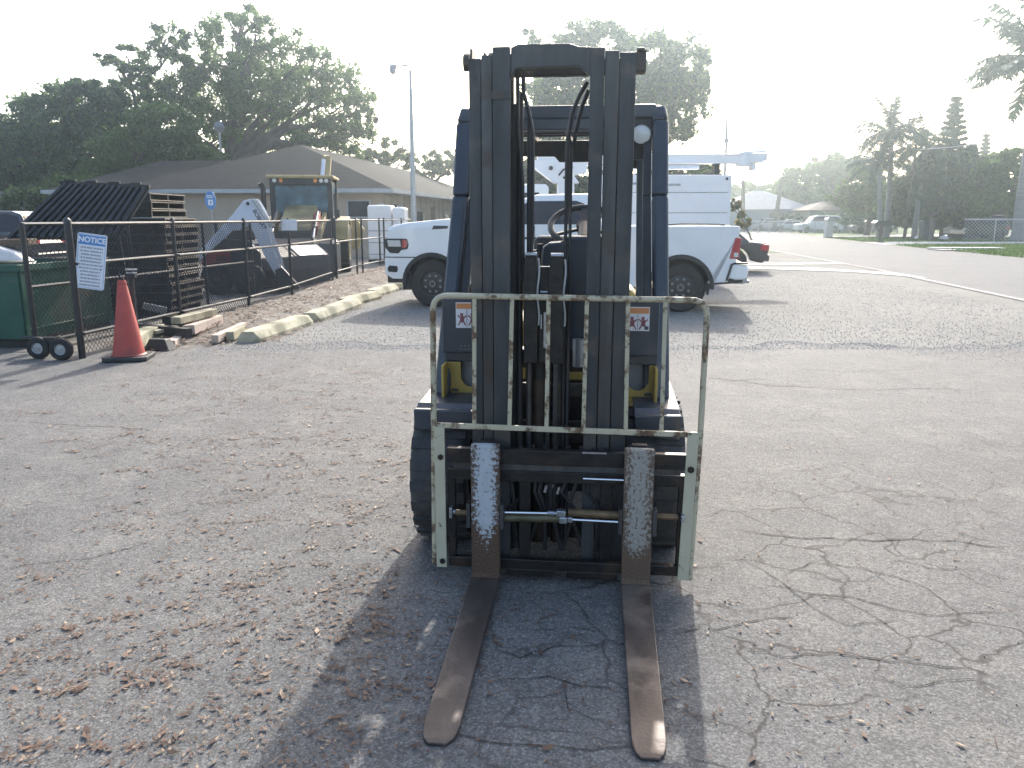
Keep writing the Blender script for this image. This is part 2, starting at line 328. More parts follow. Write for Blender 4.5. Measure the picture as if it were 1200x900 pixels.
def asphalt(name, c1, c2, dirtc, crack_amt=1.0, sand=0.0, rough=.62):
    m, n, l, b = nt(name)
    tc = n.new('ShaderNodeTexCoord')
    big = noise(n, l, .35, 5); mid = noise(n, l, 2.2, 6, rough=.7); fine = noise(n, l, 120, 3, rough=.7); grit = noise(n, l, 420, 2, rough=.6)
    c = mixc(n, l, ramp(n, l, big, [(.38, 0.), (.62, 1.)]), c1, c2)
    c = mixc(n, l, ramp(n, l, mid, [(.50, 0.), (.66, .8)]), c, dirtc)
    c = mixc(n, l, ramp(n, l, mid, [(.30, .7), (.46, 0.)]), c, tuple(x * .58 for x in c1))
    med = noise(n, l, 11, 8, rough=.75)
    c = mixc(n, l, ramp(n, l, med, [(.34, .6), (.47, 0.)]), c, tuple(x * .62 for x in c1))
    c = mixc(n, l, ramp(n, l, med, [(.54, 0.), (.68, .5)]), c, tuple(x * 1.35 for x in c2))
    c = mixc(n, l, ramp(n, l, noise(n, l, 45, 4, rough=.7), [(.36, .55), (.52, 0.)]), c, tuple(x * .5 for x in c1))
    c = mixc(n, l, ramp(n, l, fine, [(.40, .6), (.55, 0.)]), c, tuple(x * .45 for x in c1))
    c = mixc(n, l, ramp(n, l, fine, [(.54, 0.), (.68, .6)]), c, tuple(min(.8, x * 1.7) for x in c2))
    # stones of the aggregate
    vo = n.new('ShaderNodeTexVoronoi'); vo.inputs['Scale'].default_value = 130; l.new(tc.outputs['Object'], vo.inputs['Vector'])
    sv_ = n.new('ShaderNodeSeparateColor'); l.new(vo.outputs['Color'], sv_.inputs[0])
    c = mixc(n, l, ramp(n, l, sv_.outputs[0], [(.0, .55), (.30, 0.)]), c, tuple(x * .45 for x in c1))
    c = mixc(n, l, ramp(n, l, sv_.outputs[1], [(.86, 0.), (.99, .5)]), c, tuple(min(.9, x * 1.7 + sand * .1) for x in c2))
    h = n.new('ShaderNodeMath'); h.operation = 'ADD'; l.new(fine, h.inputs[0]); l.new(sv_.outputs[0], h.inputs[1])
    l.new(c, b.inputs['Base Color']); b.inputs['Roughness'].default_value = rough; b.inputs['Specular IOR Level'].default_value = .4
    b1 = bump(n, l, h.outputs[0], b, .45, .006)
    b2 = bump(n, l, mid, b, .35, .03, b1)
    if crack_amt:
        wn_ = n.new('ShaderNodeTexNoise'); wn_.inputs['Scale'].default_value = 3.0; wn_.inputs['Detail'].default_value = 6
        l.new(tc.outputs['Object'], wn_.inputs['Vector'])
        ma = n.new('ShaderNodeVectorMath'); ma.operation = 'MULTIPLY_ADD'; ma.inputs[1].default_value = (.35, .35, .35)
        l.new(wn_.outputs['Color'], ma.inputs[0]); l.new(tc.outputs['Object'], ma.inputs[2])
        v2 = n.new('ShaderNodeTexVoronoi'); v2.feature = 'DISTANCE_TO_EDGE'; v2.inputs['Scale'].default_value = 2.1
        l.new(ma.outputs[0], v2.inputs['Vector'])
        line = ramp(n, l, v2.outputs[0], [(.006, 1.), (.020, 0.)])
        # cracking is worst to the right of the forklift and under it
        mk = noise(n, l, .55, 2); msk = ramp(n, l, mk, [(.47, 0.), (.56, 1.)])
        sx = n.new('ShaderNodeSeparateXYZ'); l.new(tc.outputs['Object'], sx.inputs[0])
        rx = n.new('ShaderNodeMapRange'); rx.inputs[1].default_value = -.9; rx.inputs[2].default_value = .6; l.new(sx.outputs[0], rx.inputs[0])
        ry = n.new('ShaderNodeMapRange'); ry.inputs[1].default_value = 5.5; ry.inputs[2].default_value = 4.0; l.new(sx.outputs[1], ry.inputs[0])
        q = n.new('ShaderNodeMath'); q.operation = 'MULTIPLY'; l.new(rx.outputs[0], q.inputs[0]); l.new(ry.outputs[0], q.inputs[1])
        q1 = n.new('ShaderNodeMath'); q1.operation = 'MAXIMUM'; l.new(q.outputs[0], q1.inputs[0])
        q1b = n.new('ShaderNodeMath'); q1b.operation = 'MULTIPLY'; q1b.inputs[1].default_value = .35; l.new(msk, q1b.inputs[0]); l.new(q1b.outputs[0], q1.inputs[1])
        gap = ramp(n, l, noise(n, l, 1.7, 3), [(.36, .15), (.52, 1.)])
        q2 = n.new('ShaderNodeMath'); q2.operation = 'MULTIPLY'; l.new(q1.outputs[0], q2.inputs[0]); l.new(line, q2.inputs[1])
        q3 = n.new('ShaderNodeMath'); q3.operation = 'MULTIPLY'; l.new(q2.outputs[0], q3.inputs[0]); l.new(gap, q3.inputs[1])
        q4 = n.new('ShaderNodeMath'); q4.operation = 'MULTIPLY'; q4.inputs[1].default_value = crack_amt; l.new(q3.outputs[0], q4.inputs[0])
        c = mixc(n, l, q4.outputs[0], c, (.025, .022, .02)); l.new(c, b.inputs['Base Color'])
        bump(n, l, q4.outputs[0], b, -1.0, .012, b2)
    return m
M['asphalt'] = asphalt('old_cracked_asphalt', (.126, .125, .122), (.166, .163, .156), (.232, .222, .20), .8, 0, .85)
M['gravel'] = asphalt('sandy_gravel_lot', (.20, .196, .183), (.28, .27, .245), (.16, .152, .14), 0, .6, .95)
M['road'] = asphalt('worn_road_asphalt', (.155, .155, .158), (.18, .18, .18), (.165, .165, .165), 0, 0, .9)

# ---------------------------------------------------------------- ground, road, kerbs
def sheet(name, poly, z, m, cuts=0):
    b = MB(); n = len(poly); b.add([(x, y, z) for x, y in poly], [tuple(range(n))])
    o = b.build(name, m, fix=False)
    if o.data.polygons[0].normal.z < 0: o.data.flip_normals()
    return tag(o, kind='structure')
sheet('ground', [(-370, -35), (370, -35), (370, 510), (-370, 510)], 0, M['gravel'])
def edge_pts(a, b, n, amp, seed):
    rr = random.Random(seed); out = []
    for i in range(n + 1):
        t = i / n; out.append((a[0] + (b[0]-a[0]) * t, a[1] + (b[1]-a[1]) * t + rr.uniform(-amp, amp) + amp*2*math.sin(t*9 + seed) + amp*math.sin(t*31)))
    return out
sheet('parking_lot', [(-14, -4), (9.3, -4), (9.5, 9.5)] + edge_pts((9.5, 9.6), (-4.6, 10.3), 70, .14, 3) + [(-5.2, 9.2), (-14, 9.2)], .004, M['asphalt'])
near_edge = [(8.2, -20), (9.1, 8), (9.9, 15), (11.2, 24), (12.4, 36), (13.6, 46)]
far_edge = [(31, 97), (27.3, 78), (24.2, 61), (21.6, 45), (20.8, 38), (19.9, 31), (17.6, 12), (15.5, -20)]
sheet('road', near_edge + [(-40, 49), (-40, 57.5), (15.0, 58), (18.5, 70), (24, 100), (60, 170), (75, 165)] + far_edge, .008, M['road'])
# concrete slabs of the kerb ramp
b = MB()
for i in range(6):
    y0 = 24.8 - i * 1.62; x0 = 7.3 + i * .50
    b.add([(x0, y0+.03, .012), (x0+.62, y0-1.55, .012), (x0+1.25, y0-1.45, .012), (x0+.75, y0+.13, .012)], [(0,1,2,3)])
b = MB()
for i in range(len(near_edge) - 2):
    (xa, ya), (xb, yb) = near_edge[i+1], near_edge[i+2]
    b.add([(xa-.02, ya, .014), (xb-.02, yb, .014), (xb-.26, yb, .014), (xa-.20, ya, .014)], [(0,1,2,3)])
tag(b.build('kerb_gutter', M['gutter'], fix=True), kind='structure')
sheet('sidewalk', [(7.0, 26.6), (11.35, 27.6), (11.5, 28.4), (7.0, 27.8)], .012, M['conc'])
sheet('concrete_apron', [(7.0, 25.2), (9.9, 23.4), (10.9, 21.0), (11.0, 22.9), (9.6, 25.2), (7.2, 26.0)], .016, M['conc'])
sheet('driveway', [(21.9, 47.5), (22.8, 52.5), (60, 62), (60, 57)], .016, M['conc'])
sheet('driveway_path', [(24.6, 63), (25.6, 68), (48, 82), (48, 77)], .016, M['conc'])
sheet('lawn', [(20.1, 31.2), (17.8, 12), (16.2, -10), (120, -10), (120, 62), (60, 56.8), (21.8, 47.2), (20.95, 38)], .012, M['lawn'])
sheet('roadside_lawn', [(22.9, 52.9), (24.4, 61.2), (60, 75), (60, 62.4)], .012, M['lawn'])
sheet('verge', [(12.3, 36.6), (13.4, 45.5), (8.0, 45.5), (8.6, 37.0)], .012, M['lawn'])
sheet('far_lawn', [(16, 62), (19, 72), (26, 110), (10, 130), (-60, 130), (-60, 60)], .010, M['lawn'])
sheet('far_roadside_lawn', [(31.6, 98), (27.9, 78), (25.9, 68.5), (60, 92), (140, 150), (140, 300), (76, 164)], .010, M['lawn'])
def mound(name, pts, w, h, m, seed, n=60):
    # a low uneven ridge along a line
    rr = random.Random(seed); b = MB(); k = 9; P = [Vector((*p, 0)) for p in pts]; tot = len(P) - 1
    for i in range(n + 1):
        t = i / n * tot; j = min(int(t), tot - 1); c = P[j].lerp(P[j+1], t - j); d = (P[j+1] - P[j]).normalized(); s = Vector((d.y, -d.x, 0))
        e = min(1, 4 * min(i, n - i) / n + .05)
        for q in range(k):
            a = q / (k - 1) * 2 - 1
            p = c + s * a * w * (1 + rr.uniform(-.08, .08)); z = h * e * (1 - a * a) * rr.uniform(.8, 1.2) if abs(a) < .99 else -.01
            b.v.append((p.x, p.y, z))
    for i in range(n):
        for q in range(k - 1): b.f.append((i*k+q, i*k+q+1, (i+1)*k+q+1, (i+1)*k+q)); b.m.append(0)
    return tag(b.build(name, m, smooth=True), kind='structure')
mound('soil_strip', [(-4.75, 9.4), (-4.45, 11), (-4.2, 13.1), (-4.0, 15.3), (-3.9, 18), (-3.8, 21), (-3.5, 25)], .85, .13, M['soil'], 4, 110)
sheet('dirt_yard', [(-4.9, 9.3), (-4.7, 11), (-4.4, 13.1), (-4.2, 15.3), (-4.2, 18), (-4.1, 21), (-3.8, 31), (-40, 31), (-40, 9.3)], .006, M['soil'])

# long cracks in the paving, each a dark dirt-filled ribbon
def crack(b, pts, w, seed):
    rr = random.Random(seed); P = []
    for (u0, v0), (u1, v1) in zip(pts, pts[1:]):
        a = Vector(G(u0, v0)); c = Vector(G(u1, v1)); n = max(3, int((c - a).length / .045))
        for i in range(n): P.append(a.lerp(c, i / n))
    off = 0; Q = []
    for p in P:
        off = off * .94 + rr.uniform(-.022, .022); Q.append(p + Vector((off * .5, off, 0)))
    for i in range(len(Q) - 1):
        d = (Q[i+1] - Q[i]); s = Vector((-d.y, d.x, 0)).normalized()
        w0 = w * rr.uniform(.35, 1.2) * min(1, 5 * min(i, len(Q)-i) / len(Q) + .15); w1 = w * rr.uniform(.35, 1.2) * min(1, 5 * min(i+1, len(Q)-i-1) / len(Q) + .15)
        a, c = Q[i], Q[i+1]
        b.add([(a.x-s.x*w0, a.y-s.y*w0, .0075), (a.x+s.x*w0, a.y+s.y*w0, .0075), (c.x+s.x*w1, c.y+s.y*w1, .0075), (c.x-s.x*w1, c.y-s.y*w1, .0075)], [(0,1,2,3)])
b = MB()
for i, (pts, w) in enumerate([
    ([(850,622),(930,632),(1010,636),(1100,642),(1199,650)], .009), ([(835,442),(900,452),(990,456),(1080,455),(1180,462)], .012),
    ([(790,440),(860,447),(905,446)], .010), ([(905,430),(990,436),(1090,434)], .008), ([(885,682),(960,690),(1050,712),(1130,716),(1199,722)], .006),
    ([(830,742),(900,735),(945,728)], .007), ([(915,680),(950,660),(1010,668),(1080,690),(1120,716)], .005), ([(870,655),(905,672),(960,708),(1000,722),(1060,716)], .005),
    ([(850,760),(915,768),(975,766),(1060,775),(1150,772)], .006), ([(0,492),(60,496),(130,500),(200,506)], .007),
    ([(195,518),(300,514),(380,520)], .006), ([(0,668),(40,664),(110,655),(190,632)], .006), ([(290,420),(330,415),(372,422)], .006),
    ([(210,620),(300,610),(370,605)], .004),
    ([(585,795),(640,798),(700,808),(730,815)], .006), ([(575,762),(610,772),(650,760),(710,768)], .005),
    ([(660,790),(668,830),(700,842),(735,840)], .004), ([(790,745),(830,742)], .006), ([(520,860),(600,868),(680,872),(760,868)], .005), ([(590,744),(650,742),(725,742)], .004),
    ([(1030,655),(1090,672),(1140,676),(1199,690)], .005), ([(1000,790),(1060,805),(1140,800),(1199,812)], .004)]):
    crack(b, pts, w * .5, i)
tag(b.build('pavement_crack', M['crack'], fix=True), kind='stuff')

# ---------------------------------------------------------------- fallen leaves, twigs and loose gravel (uncountable)
def litter(name, spots, mats, size, z=.012, twig=0.0, zfun=None):
    out = []
    for (cx, cy, sx, sy, n) in spots:
        x = RNG.normal(cx, sx, n); y = RNG.normal(cy, sy, n)
        L = np.clip(RNG.lognormal(-.25, .42, n), .3, 2.1) * size; Wd = L * RNG.uniform(.28, .5, n); a = RNG.uniform(0, 6.28, n)
        tw = RNG.random(n) < twig; L = np.where(tw, L * 2.2, L); Wd = np.where(tw, L * .06, Wd)
        t1 = RNG.uniform(-.35, .35, n); curl = RNG.uniform(.05, .5, n) * L
        zz = z if zfun is None else zfun(x, y) + z
        ca, sa = np.cos(a), np.sin(a)
        def P(l, w, h): return np.stack([x + ca*l - sa*w, y + sa*l + ca*w, np.maximum(zz + h, .009)], 1)
        p0 = P(-L/2, 0*L, curl*.3); p1 = P(0*L, -Wd/2, t1*Wd*.5); p2 = P(L/2, 0*L, curl*.3); p3 = P(0*L, Wd/2, -t1*Wd*.5)
        out.append(np.stack([p0, p1, p2, p3], 1).reshape(-1, 3))
    return raw_mesh(name, np.concatenate(out), None, mats, kind='stuff')
def img_spots(lst, k=4, seed=1):
    rr = random.Random(seed); out = []
    for (u, v, du, dv, n, cs) in lst:          # region, number of small drifts, leaves in each
        for _ in range(int(n*.8)):
            uu, vv = u + rr.gauss(0, du), v + rr.gauss(0, dv)
            if vv < 375: continue
            x, y, _z = G(uu, vv)
            if y < .9: continue
            s = rr.uniform(.015, .10); out.append((x, y, s * 1.2, s * .8, rr.randint(2, cs)))
    return out
litter('fallen_leaves', img_spots([(170, 790, 180, 75, 240, 22), (380, 690, 85, 60, 100, 26), (430, 770, 50, 70, 26, 15), (330, 490, 150, 60, 420, 22), (400, 430, 75, 35, 300, 20), (250, 560, 170, 70, 160, 14),
    (470, 560, 60, 60, 60, 14), (90, 640, 120, 60, 40, 10), (960, 780, 160, 80, 42, 7), (1080, 560, 120, 60, 26, 9), (1020, 500, 120, 30, 22, 9), (700, 820, 120, 60, 24, 5), (60, 870, 120, 30, 30, 12),
    (250, 470, 140, 40, 120, 14)]) +
    [(0, 4, 3.2, 2.4, 350), (-2.5, 3.0, 1.4, 1.0, 350), (-3, 7.5, 1.0, 2.2, 500)], [M['lit1'], M['lit2'], M['lit2'], M['lit3'], M['lit2'], M['lit3']], .024, .010, .10)
litter('leaf_crumbs', img_spots([(250, 620, 220, 140, 330, 26), (420, 520, 90, 70, 120, 26), (950, 650, 200, 130, 120, 16), (620, 820, 160, 50, 60, 16)], seed=5) + [(0, 4, 3.4, 2.2, 2200), (-2.5, 4, 1.6, 1.4, 1500)], [M['lit2'], M['lit3'], M['lit1'], M['lit3']], .010, .008, .25)
fy = [8.85, 11, 13.1, 15.3, 18, 25]; fx = [-4.86, -4.6, -4.35, -4.2, -4.2, -3.9]
def ridge(x, y):
    c = np.interp(y, [9.4, 11, 13.1, 15.3, 18, 21, 25], [-4.75, -4.45, -4.2, -4.0, -3.9, -3.8, -3.5]); a = np.clip(np.abs(x - c) / .85, 0, 1)
    return .13 * (1 - a * a) * np.clip((y - 9.2) / 1.5, 0, 1)
sp = []
for i in range(170):
    t = 9.6 + 15 * (i / 170) ** 1.0 + random.uniform(-.3, .3); c = np.interp(t, fy, fx) + random.uniform(.1, 1.1); sp.append((c, t, .16, .2, random.randint(25, 60)))
for i in range(60):
    t = random.uniform(10, 18); sp.append((np.interp(t, [10, 18], [-3.35, -2.7]) + random.uniform(.05, .3), t, .07, .2, 22))
litter('leaf_drift_by_fence', sp, [M['lit1'], M['lit2'], M['lit2'], M['lit3']], .055, .02, .08, ridge)
def gravel(name, n, xr, yr, s0, s1, m, edge=False):
    x = RNG.uniform(*xr, n); y = yr[0] + (yr[1] - yr[0]) * RNG.random(n) ** 1.6; s = RNG.uniform(s0, s1, n); out = []
    if edge: y = 9.9 + .18*np.sin(x*2.1) + .12*np.sin(x*5.7+1) - np.abs(RNG.normal(0, .42, n)) * (1 + .5*np.sin(x*1.3))
    a = RNG.uniform(0, 6.28, n); h = s * RNG.uniform(.4, .9, n)
    c = [np.stack([x + np.cos(a + k*2.09)*s, y + np.sin(a + k*2.09)*s, np.full(n, .003)], 1) for k in range(3)]
    top = np.stack([x + RNG.uniform(-.3, .3, n)*s, y, .004 + h], 1)
    for k in range(3): out.append(np.stack([c[k], c[(k+1) % 3], top], 1))
    return raw_mesh(name, np.concatenate([o.reshape(-1, 3) for o in out]), None, m, kind='stuff', nv=3)
gravel('loose_gravel', 30000, (-3.6, 9.0), (9.5, 26), .004, .012, [M['pebble'], M['conc'], M['gutter']])
gravel('edge_gravel', 16000, (-3.8, 9.0), (8.4, 10.6), .003, .008, [M['pebble'], M['conc'], M['gutter']], True)
gravel('asphalt_grit', 9000, (-4.5, 4.5), (1.4, 9.5), .002, .0065, [M['pebble'], M['lit3'], M['conc']])

# ================================================================ FORKLIFT (local frame: y=0 at the fork shanks, +y towards its rear)
FK = thing('forklift', 'forklift facing the camera, tall dark mast, chipped cream backrest, two rusty forks on the ground', 'forklift', (.15, 3.17, 0), -R(6.2))
def wheel(parent, c, Rr, w, rim_r, axis='y', side=-1, tread=0, lugs=8, tyre='tyre', rim='rim', name='wheel', holes=True, small=False):
    # thing > wheel > rim; side = direction the outside of the wheel faces along its axle
    b = MB(); sh = [(rim_r, -w/2*.9), (Rr*.90, -w/2), (Rr*.97, -w/2*.86), (Rr, -w/2*.6), (Rr, w/2*.6), (Rr*.97, w/2*.86), (Rr*.90, w/2), (rim_r, w/2*.9)]
    b.lathe(sh, c, axis, 40)
    if tread:
        for i in range(tread):
            a = 2*math.pi*i/tread
            for sgn in (-1, 1):
                aa = a + (math.pi/tread if sgn > 0 else 0)
                if axis == 'x':
                    p = Vector(c) + Vector((sgn*w*.24, math.cos(aa)*Rr*.995, math.sin(aa)*Rr*.995)); m = Matrix.Rotation(aa, 3, 'X')
                    b.box(p, (w*.46, Rr*.045, Rr*2*math.pi/tread*.52), m)
                else:
                    p = Vector(c) + Vector((math.cos(aa)*Rr*.995, sgn*w*.24, math.sin(aa)*Rr*.995)); m = Matrix.Rotation(-aa, 3, 'Y')
                    b.box(p, (Rr*.045, w*.46, Rr*2*math.pi/tread*.52), m)
    o = b.build(name, M[tyre], parent, smooth=True)
    r = MB(); s = side
    r.lathe([(rim_r*1.01, s*w*.46), (rim_r*.93, s*w*.44), (rim_r*.90, s*w*.30), (rim_r*.30, s*w*.34), (rim_r*.28, s*w*.44), (.001, s*w*.45)], c, axis, 32)
    r.build('rim', M[rim], o, smooth=True)
    if holes and not small:
        for i in range(lugs):
            h = MB()
            a = 2*math.pi*(i+.5)/lugs; q = rim_r*.62
            off = Vector((0, math.cos(a)*q, math.sin(a)*q)) if axis == 'x' else Vector((math.cos(a)*q, 0, math.sin(a)*q))
            ax = Vector((1,0,0)) if axis == 'x' else Vector((0,1,0))
            h.tube([Vector(c)+off+ax*s*w*.31, Vector(c)+off+ax*s*w*.345], rim_r*.10, 10)
            h.build('rim_hole', M['grey'] if holes == 'lit' else M['black'], o, kind='stuff' if small else None)  # 'lit' paints the holes grey, as if light caught them
        g = MB()
        for i in range(lugs):
            a = 2*math.pi*i/lugs; q = rim_r*.20
            off = Vector((0, math.cos(a)*q, math.sin(a)*q)) if axis == 'x' else Vector((math.cos(a)*q, 0, math.sin(a)*q)); ax = Vector((1,0,0)) if axis == 'x' else Vector((0,1,0))
            g.tube([Vector(c)+off+ax*s*w*.43, Vector(c)+off+ax*s*w*.475], rim_r*.05, 6)
        g.build('lug_nut', M['zinc'], o)
    return o

# forks
def fork(x0, x1, tipx0, tipx1, m):
    b = MB(); L = 1.08; top = .63
    b.bx(x0, x1, 0, .042, .05, top)                                   # shank
    b.add([(x0,0,.06),(x1,0,.06),(x1,.042,.03),(x0,.042,.03),(x0,-.02,.045),(x1,-.02,.045),(x1,.03,.006),(x0,.03,.006)],
          [(0,1,5,4),(4,5,6,7),(7,6,2,3),(0,4,7,3),(1,2,6,5)])
    o = b.build('fork', m, FK, bevel=.005)
    t = MB(); n = 12; up = []; lo = []
    xs = [(x0, x1, -.02)] + [(x0 + (tipx0-x0)*k, x1 + (tipx1-x1)*k, -.02 - (L-.10)*k) for k in (.5, 1)]
    cx = (tipx0 + tipx1) / 2; hw = (tipx1 - tipx0) / 2
    xs += [(cx-hw*.93, cx+hw*.93, -L+.045), (cx-hw*.78, cx+hw*.78, -L+.015), (cx-hw*.50, cx+hw*.50, -L-.004)]
    zt = [.046, .034, .022, .019, .017, .014]
    for (a, c, y), z in zip(xs, zt): t.v += [(a, y, z), (c, y, z), (c, y, .004), (a, y, .004)]
    for i in range(len(xs)-1):
        k = i*4; t.f += [(k, k+1, k+5, k+4), (k+1, k+2, k+6, k+5), (k+2, k+3, k+7, k+6), (k+3, k, k+4, k+7)]
    k = (len(xs)-1)*4; t.f += [(0,3,2,1), (k, k+1, k+2, k+3)]; t.m = [0]*len(t.f)
    t.build('fork_blade', M['blade'], o, bevel=.003)
    h = MB(); h.bx(x0+.03, x1-.03, .0425, .075, top-.06, top+.008); h.build('fork_hook', M['greasy'], o, bevel=.003)
    return o
fork(-.326, -.205, -.318, -.204, M['fork'])['label'] = 'fork with large flakes of white paint left on its rusty shank'
fork(.315, .436, .320, .426, M['fork2'])['label'] = 'fork with a rust freckled dull shank'
# carriage
b = MB()
b.bx(-.437, .572, .048, .085, .535, .600); b.bx(-.437, .572, .060, .100, .455, .505)
b.build('carriage_top_bar', M['greasy'], FK, bevel=.004)
b = MB(); b.bx(-.437, .572, .050, .085, .060, .105); b.bx(-.18, .02, .048, .088, .030, .062); b.bx(.08, .30, .048, .088, .028, .062)
b.build('carriage_lower_bar', M['greasy'], FK, bevel=.004)
for q in ((-.437, -.405, .062, .095, .104, .46), (.545, .575, .062, .095, .104, .46), (-.13, -.08, .09, .115, .1, .46), (.22, .27, .09, .115, .1, .46)):
    b = MB(); b.bx(*q); b.build('carriage_plate', M['greasy'], FK, bevel=.004)
b = MB(); b.bx(-.41, .55, .058, .064, .508, .533); b.build('carriage_strip', M['mast_worn'], FK)
b = MB(); b.bx(.14, .24, .046, .049, .594, .601); b.build('bright_worn_edge', M['zinc'], FK)
# fork positioner: rods, barrels, couplings
b = MB(); b.tube([(-.20, .03, .326), (.04, .03, .331)], .0065, 12); b.build('cylinder_rod', M['chrome'], FK, smooth=True)
b = MB(); b.tube([(.10, .03, .306), (.315, .03, .303)], .0065, 12); b.build('cylinder_rod', M['chrome'], FK, smooth=True)
b = MB(); b.tube([(.145, .035, .488), (.318, .035, .487)], .0055, 12); b.build('cylinder_rod', M['chrome'], FK, smooth=True)
b = MB(); b.tube([(.085, .045, .333), (.318, .045, .327)], .017, 14); b.build('cylinder_barrel', M['brass'], FK, smooth=True)
b = MB(); b.tube([(-.20, .045, .298), (.05, .045, .304)], .018, 14); b.build('cylinder_barrel', M['khaki'], FK, smooth=True)
for q in ([(.437, .045, .329), (.545, .045, .330)], [(-.40, .045, .312), (-.33, .045, .312)]):
    b = MB(); b.tube(q, .013, 12); b.build('cylinder_barrel', M['brass'], FK, smooth=True)
b = MB(); b.bx(.035, .075, .018, .055, .318, .346); b.bx(.048, .082, .016, .052, .290, .318); b.bx(.082, .104, .020, .045, .294, .318)
b.tube([(-.002, .03, .331), (.03, .03, .331)], .011, 10); b.build('rod_coupling', M['zinc'], FK, bevel=.004)
b = MB(); b.bx(-.425, -.412, .02, .06, .292, .340); b.tube([(-.412, .04, .316), (-.40, .04, .316)], .011, 10); b.bx(.555, .57, .02, .06, .315, .345); b.build('rod_end', M['zinc'], FK, bevel=.003)
for x in (-.346, -.203, .297, .438):
    b = MB(); b.bx(x - .001, x + .016, -.004, .05, .262 if x < 0 else .258, .37); b.build('fork_collar', M['mast_worn'], FK, bevel=.002)
# fittings and hoses in the carriage window
b = MB()
for x, z, l in ((-.150, .452, .05), (-.02, .415, .0), (.005, .42, .0), (.035, .41, .0)):
    if l: b.tube([(x, .12, z), (x + l, .12, z+.004)], .005, 8)
    else: b.tube([(x, .11, z-.02), (x+.008, .11, z+.012)], .007, 8)
b.build('hydraulic_fitting', M['zinc'], FK, smooth=True)
b = MB(); rr = random.Random(5)
for i in range(9):
    x = -.18 + i*.052; p = [(x, .13, .60), (x+rr.uniform(-.02,.02), .12, .50), (x+rr.uniform(-.04,.04), .105, .40), (x+rr.uniform(-.05,.05), .12, .32), (x+rr.uniform(-.03,.03), .14, .12)]
    b.tube(p, .009, 8)
b.build('hydraulic_hose', M['hose'], FK, smooth=True)

# load backrest
def rounded(pts, r, n=6):
    out = [Vector(pts[0])]
    for a, p, c in zip(pts, pts[1:], pts[2:]):
        a, p, c = Vector(a), Vector(p), Vector(c); d1 = (a-p).normalized(); d2 = (c-p).normalized()
        s, e = p + d1*r, p + d2*r
        for i in range(n+1):
            t = i/n; out.append(s*(1-t)**2 + p*2*t*(1-t) + e*t*t)
    out.append(Vector(pts[-1])); return out
BR = None
b = MB(); b.tube(rounded([(-.500, .060, .068), (-.492, .060, .70), (-.486, .062, 1.247), (.625, .062, 1.238), (.622, .060, .70), (.607, .060, .045)], .065), .0125, 10)
BR = b.build('load_backrest', M['cage'], FK, smooth=True)
for xt, xb in ((-.312, -.318), (-.157, -.168), (-.008, -.012), (.147, .142), (.311, .317), (.459, .463)):
    b = MB(); b.bar((xt, .060, 1.235), (xb, .060, .702), .017, .012, (0, 1, 0)); b.build('backrest_bar', M['cage'], BR, bevel=.002)
b = MB(); b.bar((-.488, .057, .697), (.618, .057, .686), .014, .022); b.build('backrest_crossbar', M['cage'], BR, bevel=.002)
b = MB(); b.bar((-.467, .050, .69), (-.467, .050, .055), .045, .010, (0, 1, 0)); o = b.build('side_strap', M['strip'], BR, bevel=.002)
for z in (.56, .085):
    b = MB(); b.tube([(-.462, .044, z), (-.462, .037, z)], .013, 6); b.build('bolt', M['greasy'], o)
b = MB(); b.bar((.592, .050, .685), (.577, .050, .045), .046, .010, (0, 1, 0)); o = b.build('side_strap', M['strip'], BR, bevel=.002)
b = MB(); b.tube([(.588, .044, .54), (.588, .037, .54)], .015, 6); b.build('bolt', M['greasy'], o)

# mast: three nested rails on each side
def rail(x0, x1, y0, y1, z1, m):
    w = .011; b = MB(); s = 1 if x0 > 0 else -1
    b.bx(x0, x1, y0, y0+.016, .055, z1); b.bx(x0, x1, y1-.016, y1, .055, z1)      # flanges
    xm = (x0 + x1)/2; b.bx(xm-w, xm+w, y0+.016, y1-.016, .055, z1)
    return b.build('mast_rail', m, FK, bevel=.003)
rail(-.341, -.292, .150, .320, 2.178, M['mast']); rail(-.289, -.245, .138, .300, 2.188, M['mast_worn']); rail(-.242, -.172, .125, .285, 2.215, M['mast'])
rail(.141, .196, .125, .285, 2.205, M['mast']); rail(.199, .252, .138, .300, 2.195, M['mast_worn']); rail(.255, .319, .150, .320, 2.190, M['mast'])
b = MB(); b.prism([(-.17, 2.10), (-.15, 2.135), (.10, 2.138), (.142, 2.10), (.142, 2.208), (.10, 2.209), (.06, 2.222), (-.14, 2.224), (-.17, 2.212)], .128, .17)
b.build('mast_crossbeam', M['mast'], FK, bevel=.004)
for q in ((-.34, .32, .322, .36, 2.135, 2.20), (-.33, .31, .322, .35, .56, .66), (-.33, .31, .322, .35, .10, .22), (-.172, .141, .29, .31, .34, .40), (-.172, .141, .29, .31, .78, .84)):
    b = MB(); b.bx(*q); b.build('mast_tie_bar', M['greasy'], FK, bevel=.004)
b = MB(); b.tube([(-.366, .19, 2.170), (-.342, .19, 2.170)], .034, 16); b.bx(-.336, -.326, .15, .24, 2.13, 2.215); b.bx(-.282, -.272, .15, .24, 2.12, 2.20)
b.tube([(-.262, .18, 2.165), (-.228, .18, 2.165)], .040, 16); b.build('mast_roller', M['mast_worn'], FK, bevel=.002)
b = MB(); b.bx(.319, .352, .16, .24, 2.12, 2.19); b.bx(.320, .35, .15, .25, 2.192, 2.206); b.bx(.35, .358, .15, .22, 2.12, 2.20); b.build('mast_roller', M['mast_worn'], FK, bevel=.002)
b = MB(); b.bx(-.245, -.17, .118, .124, 2.02, 2.05); b.build('rail_stop', M['mast_worn'], FK)
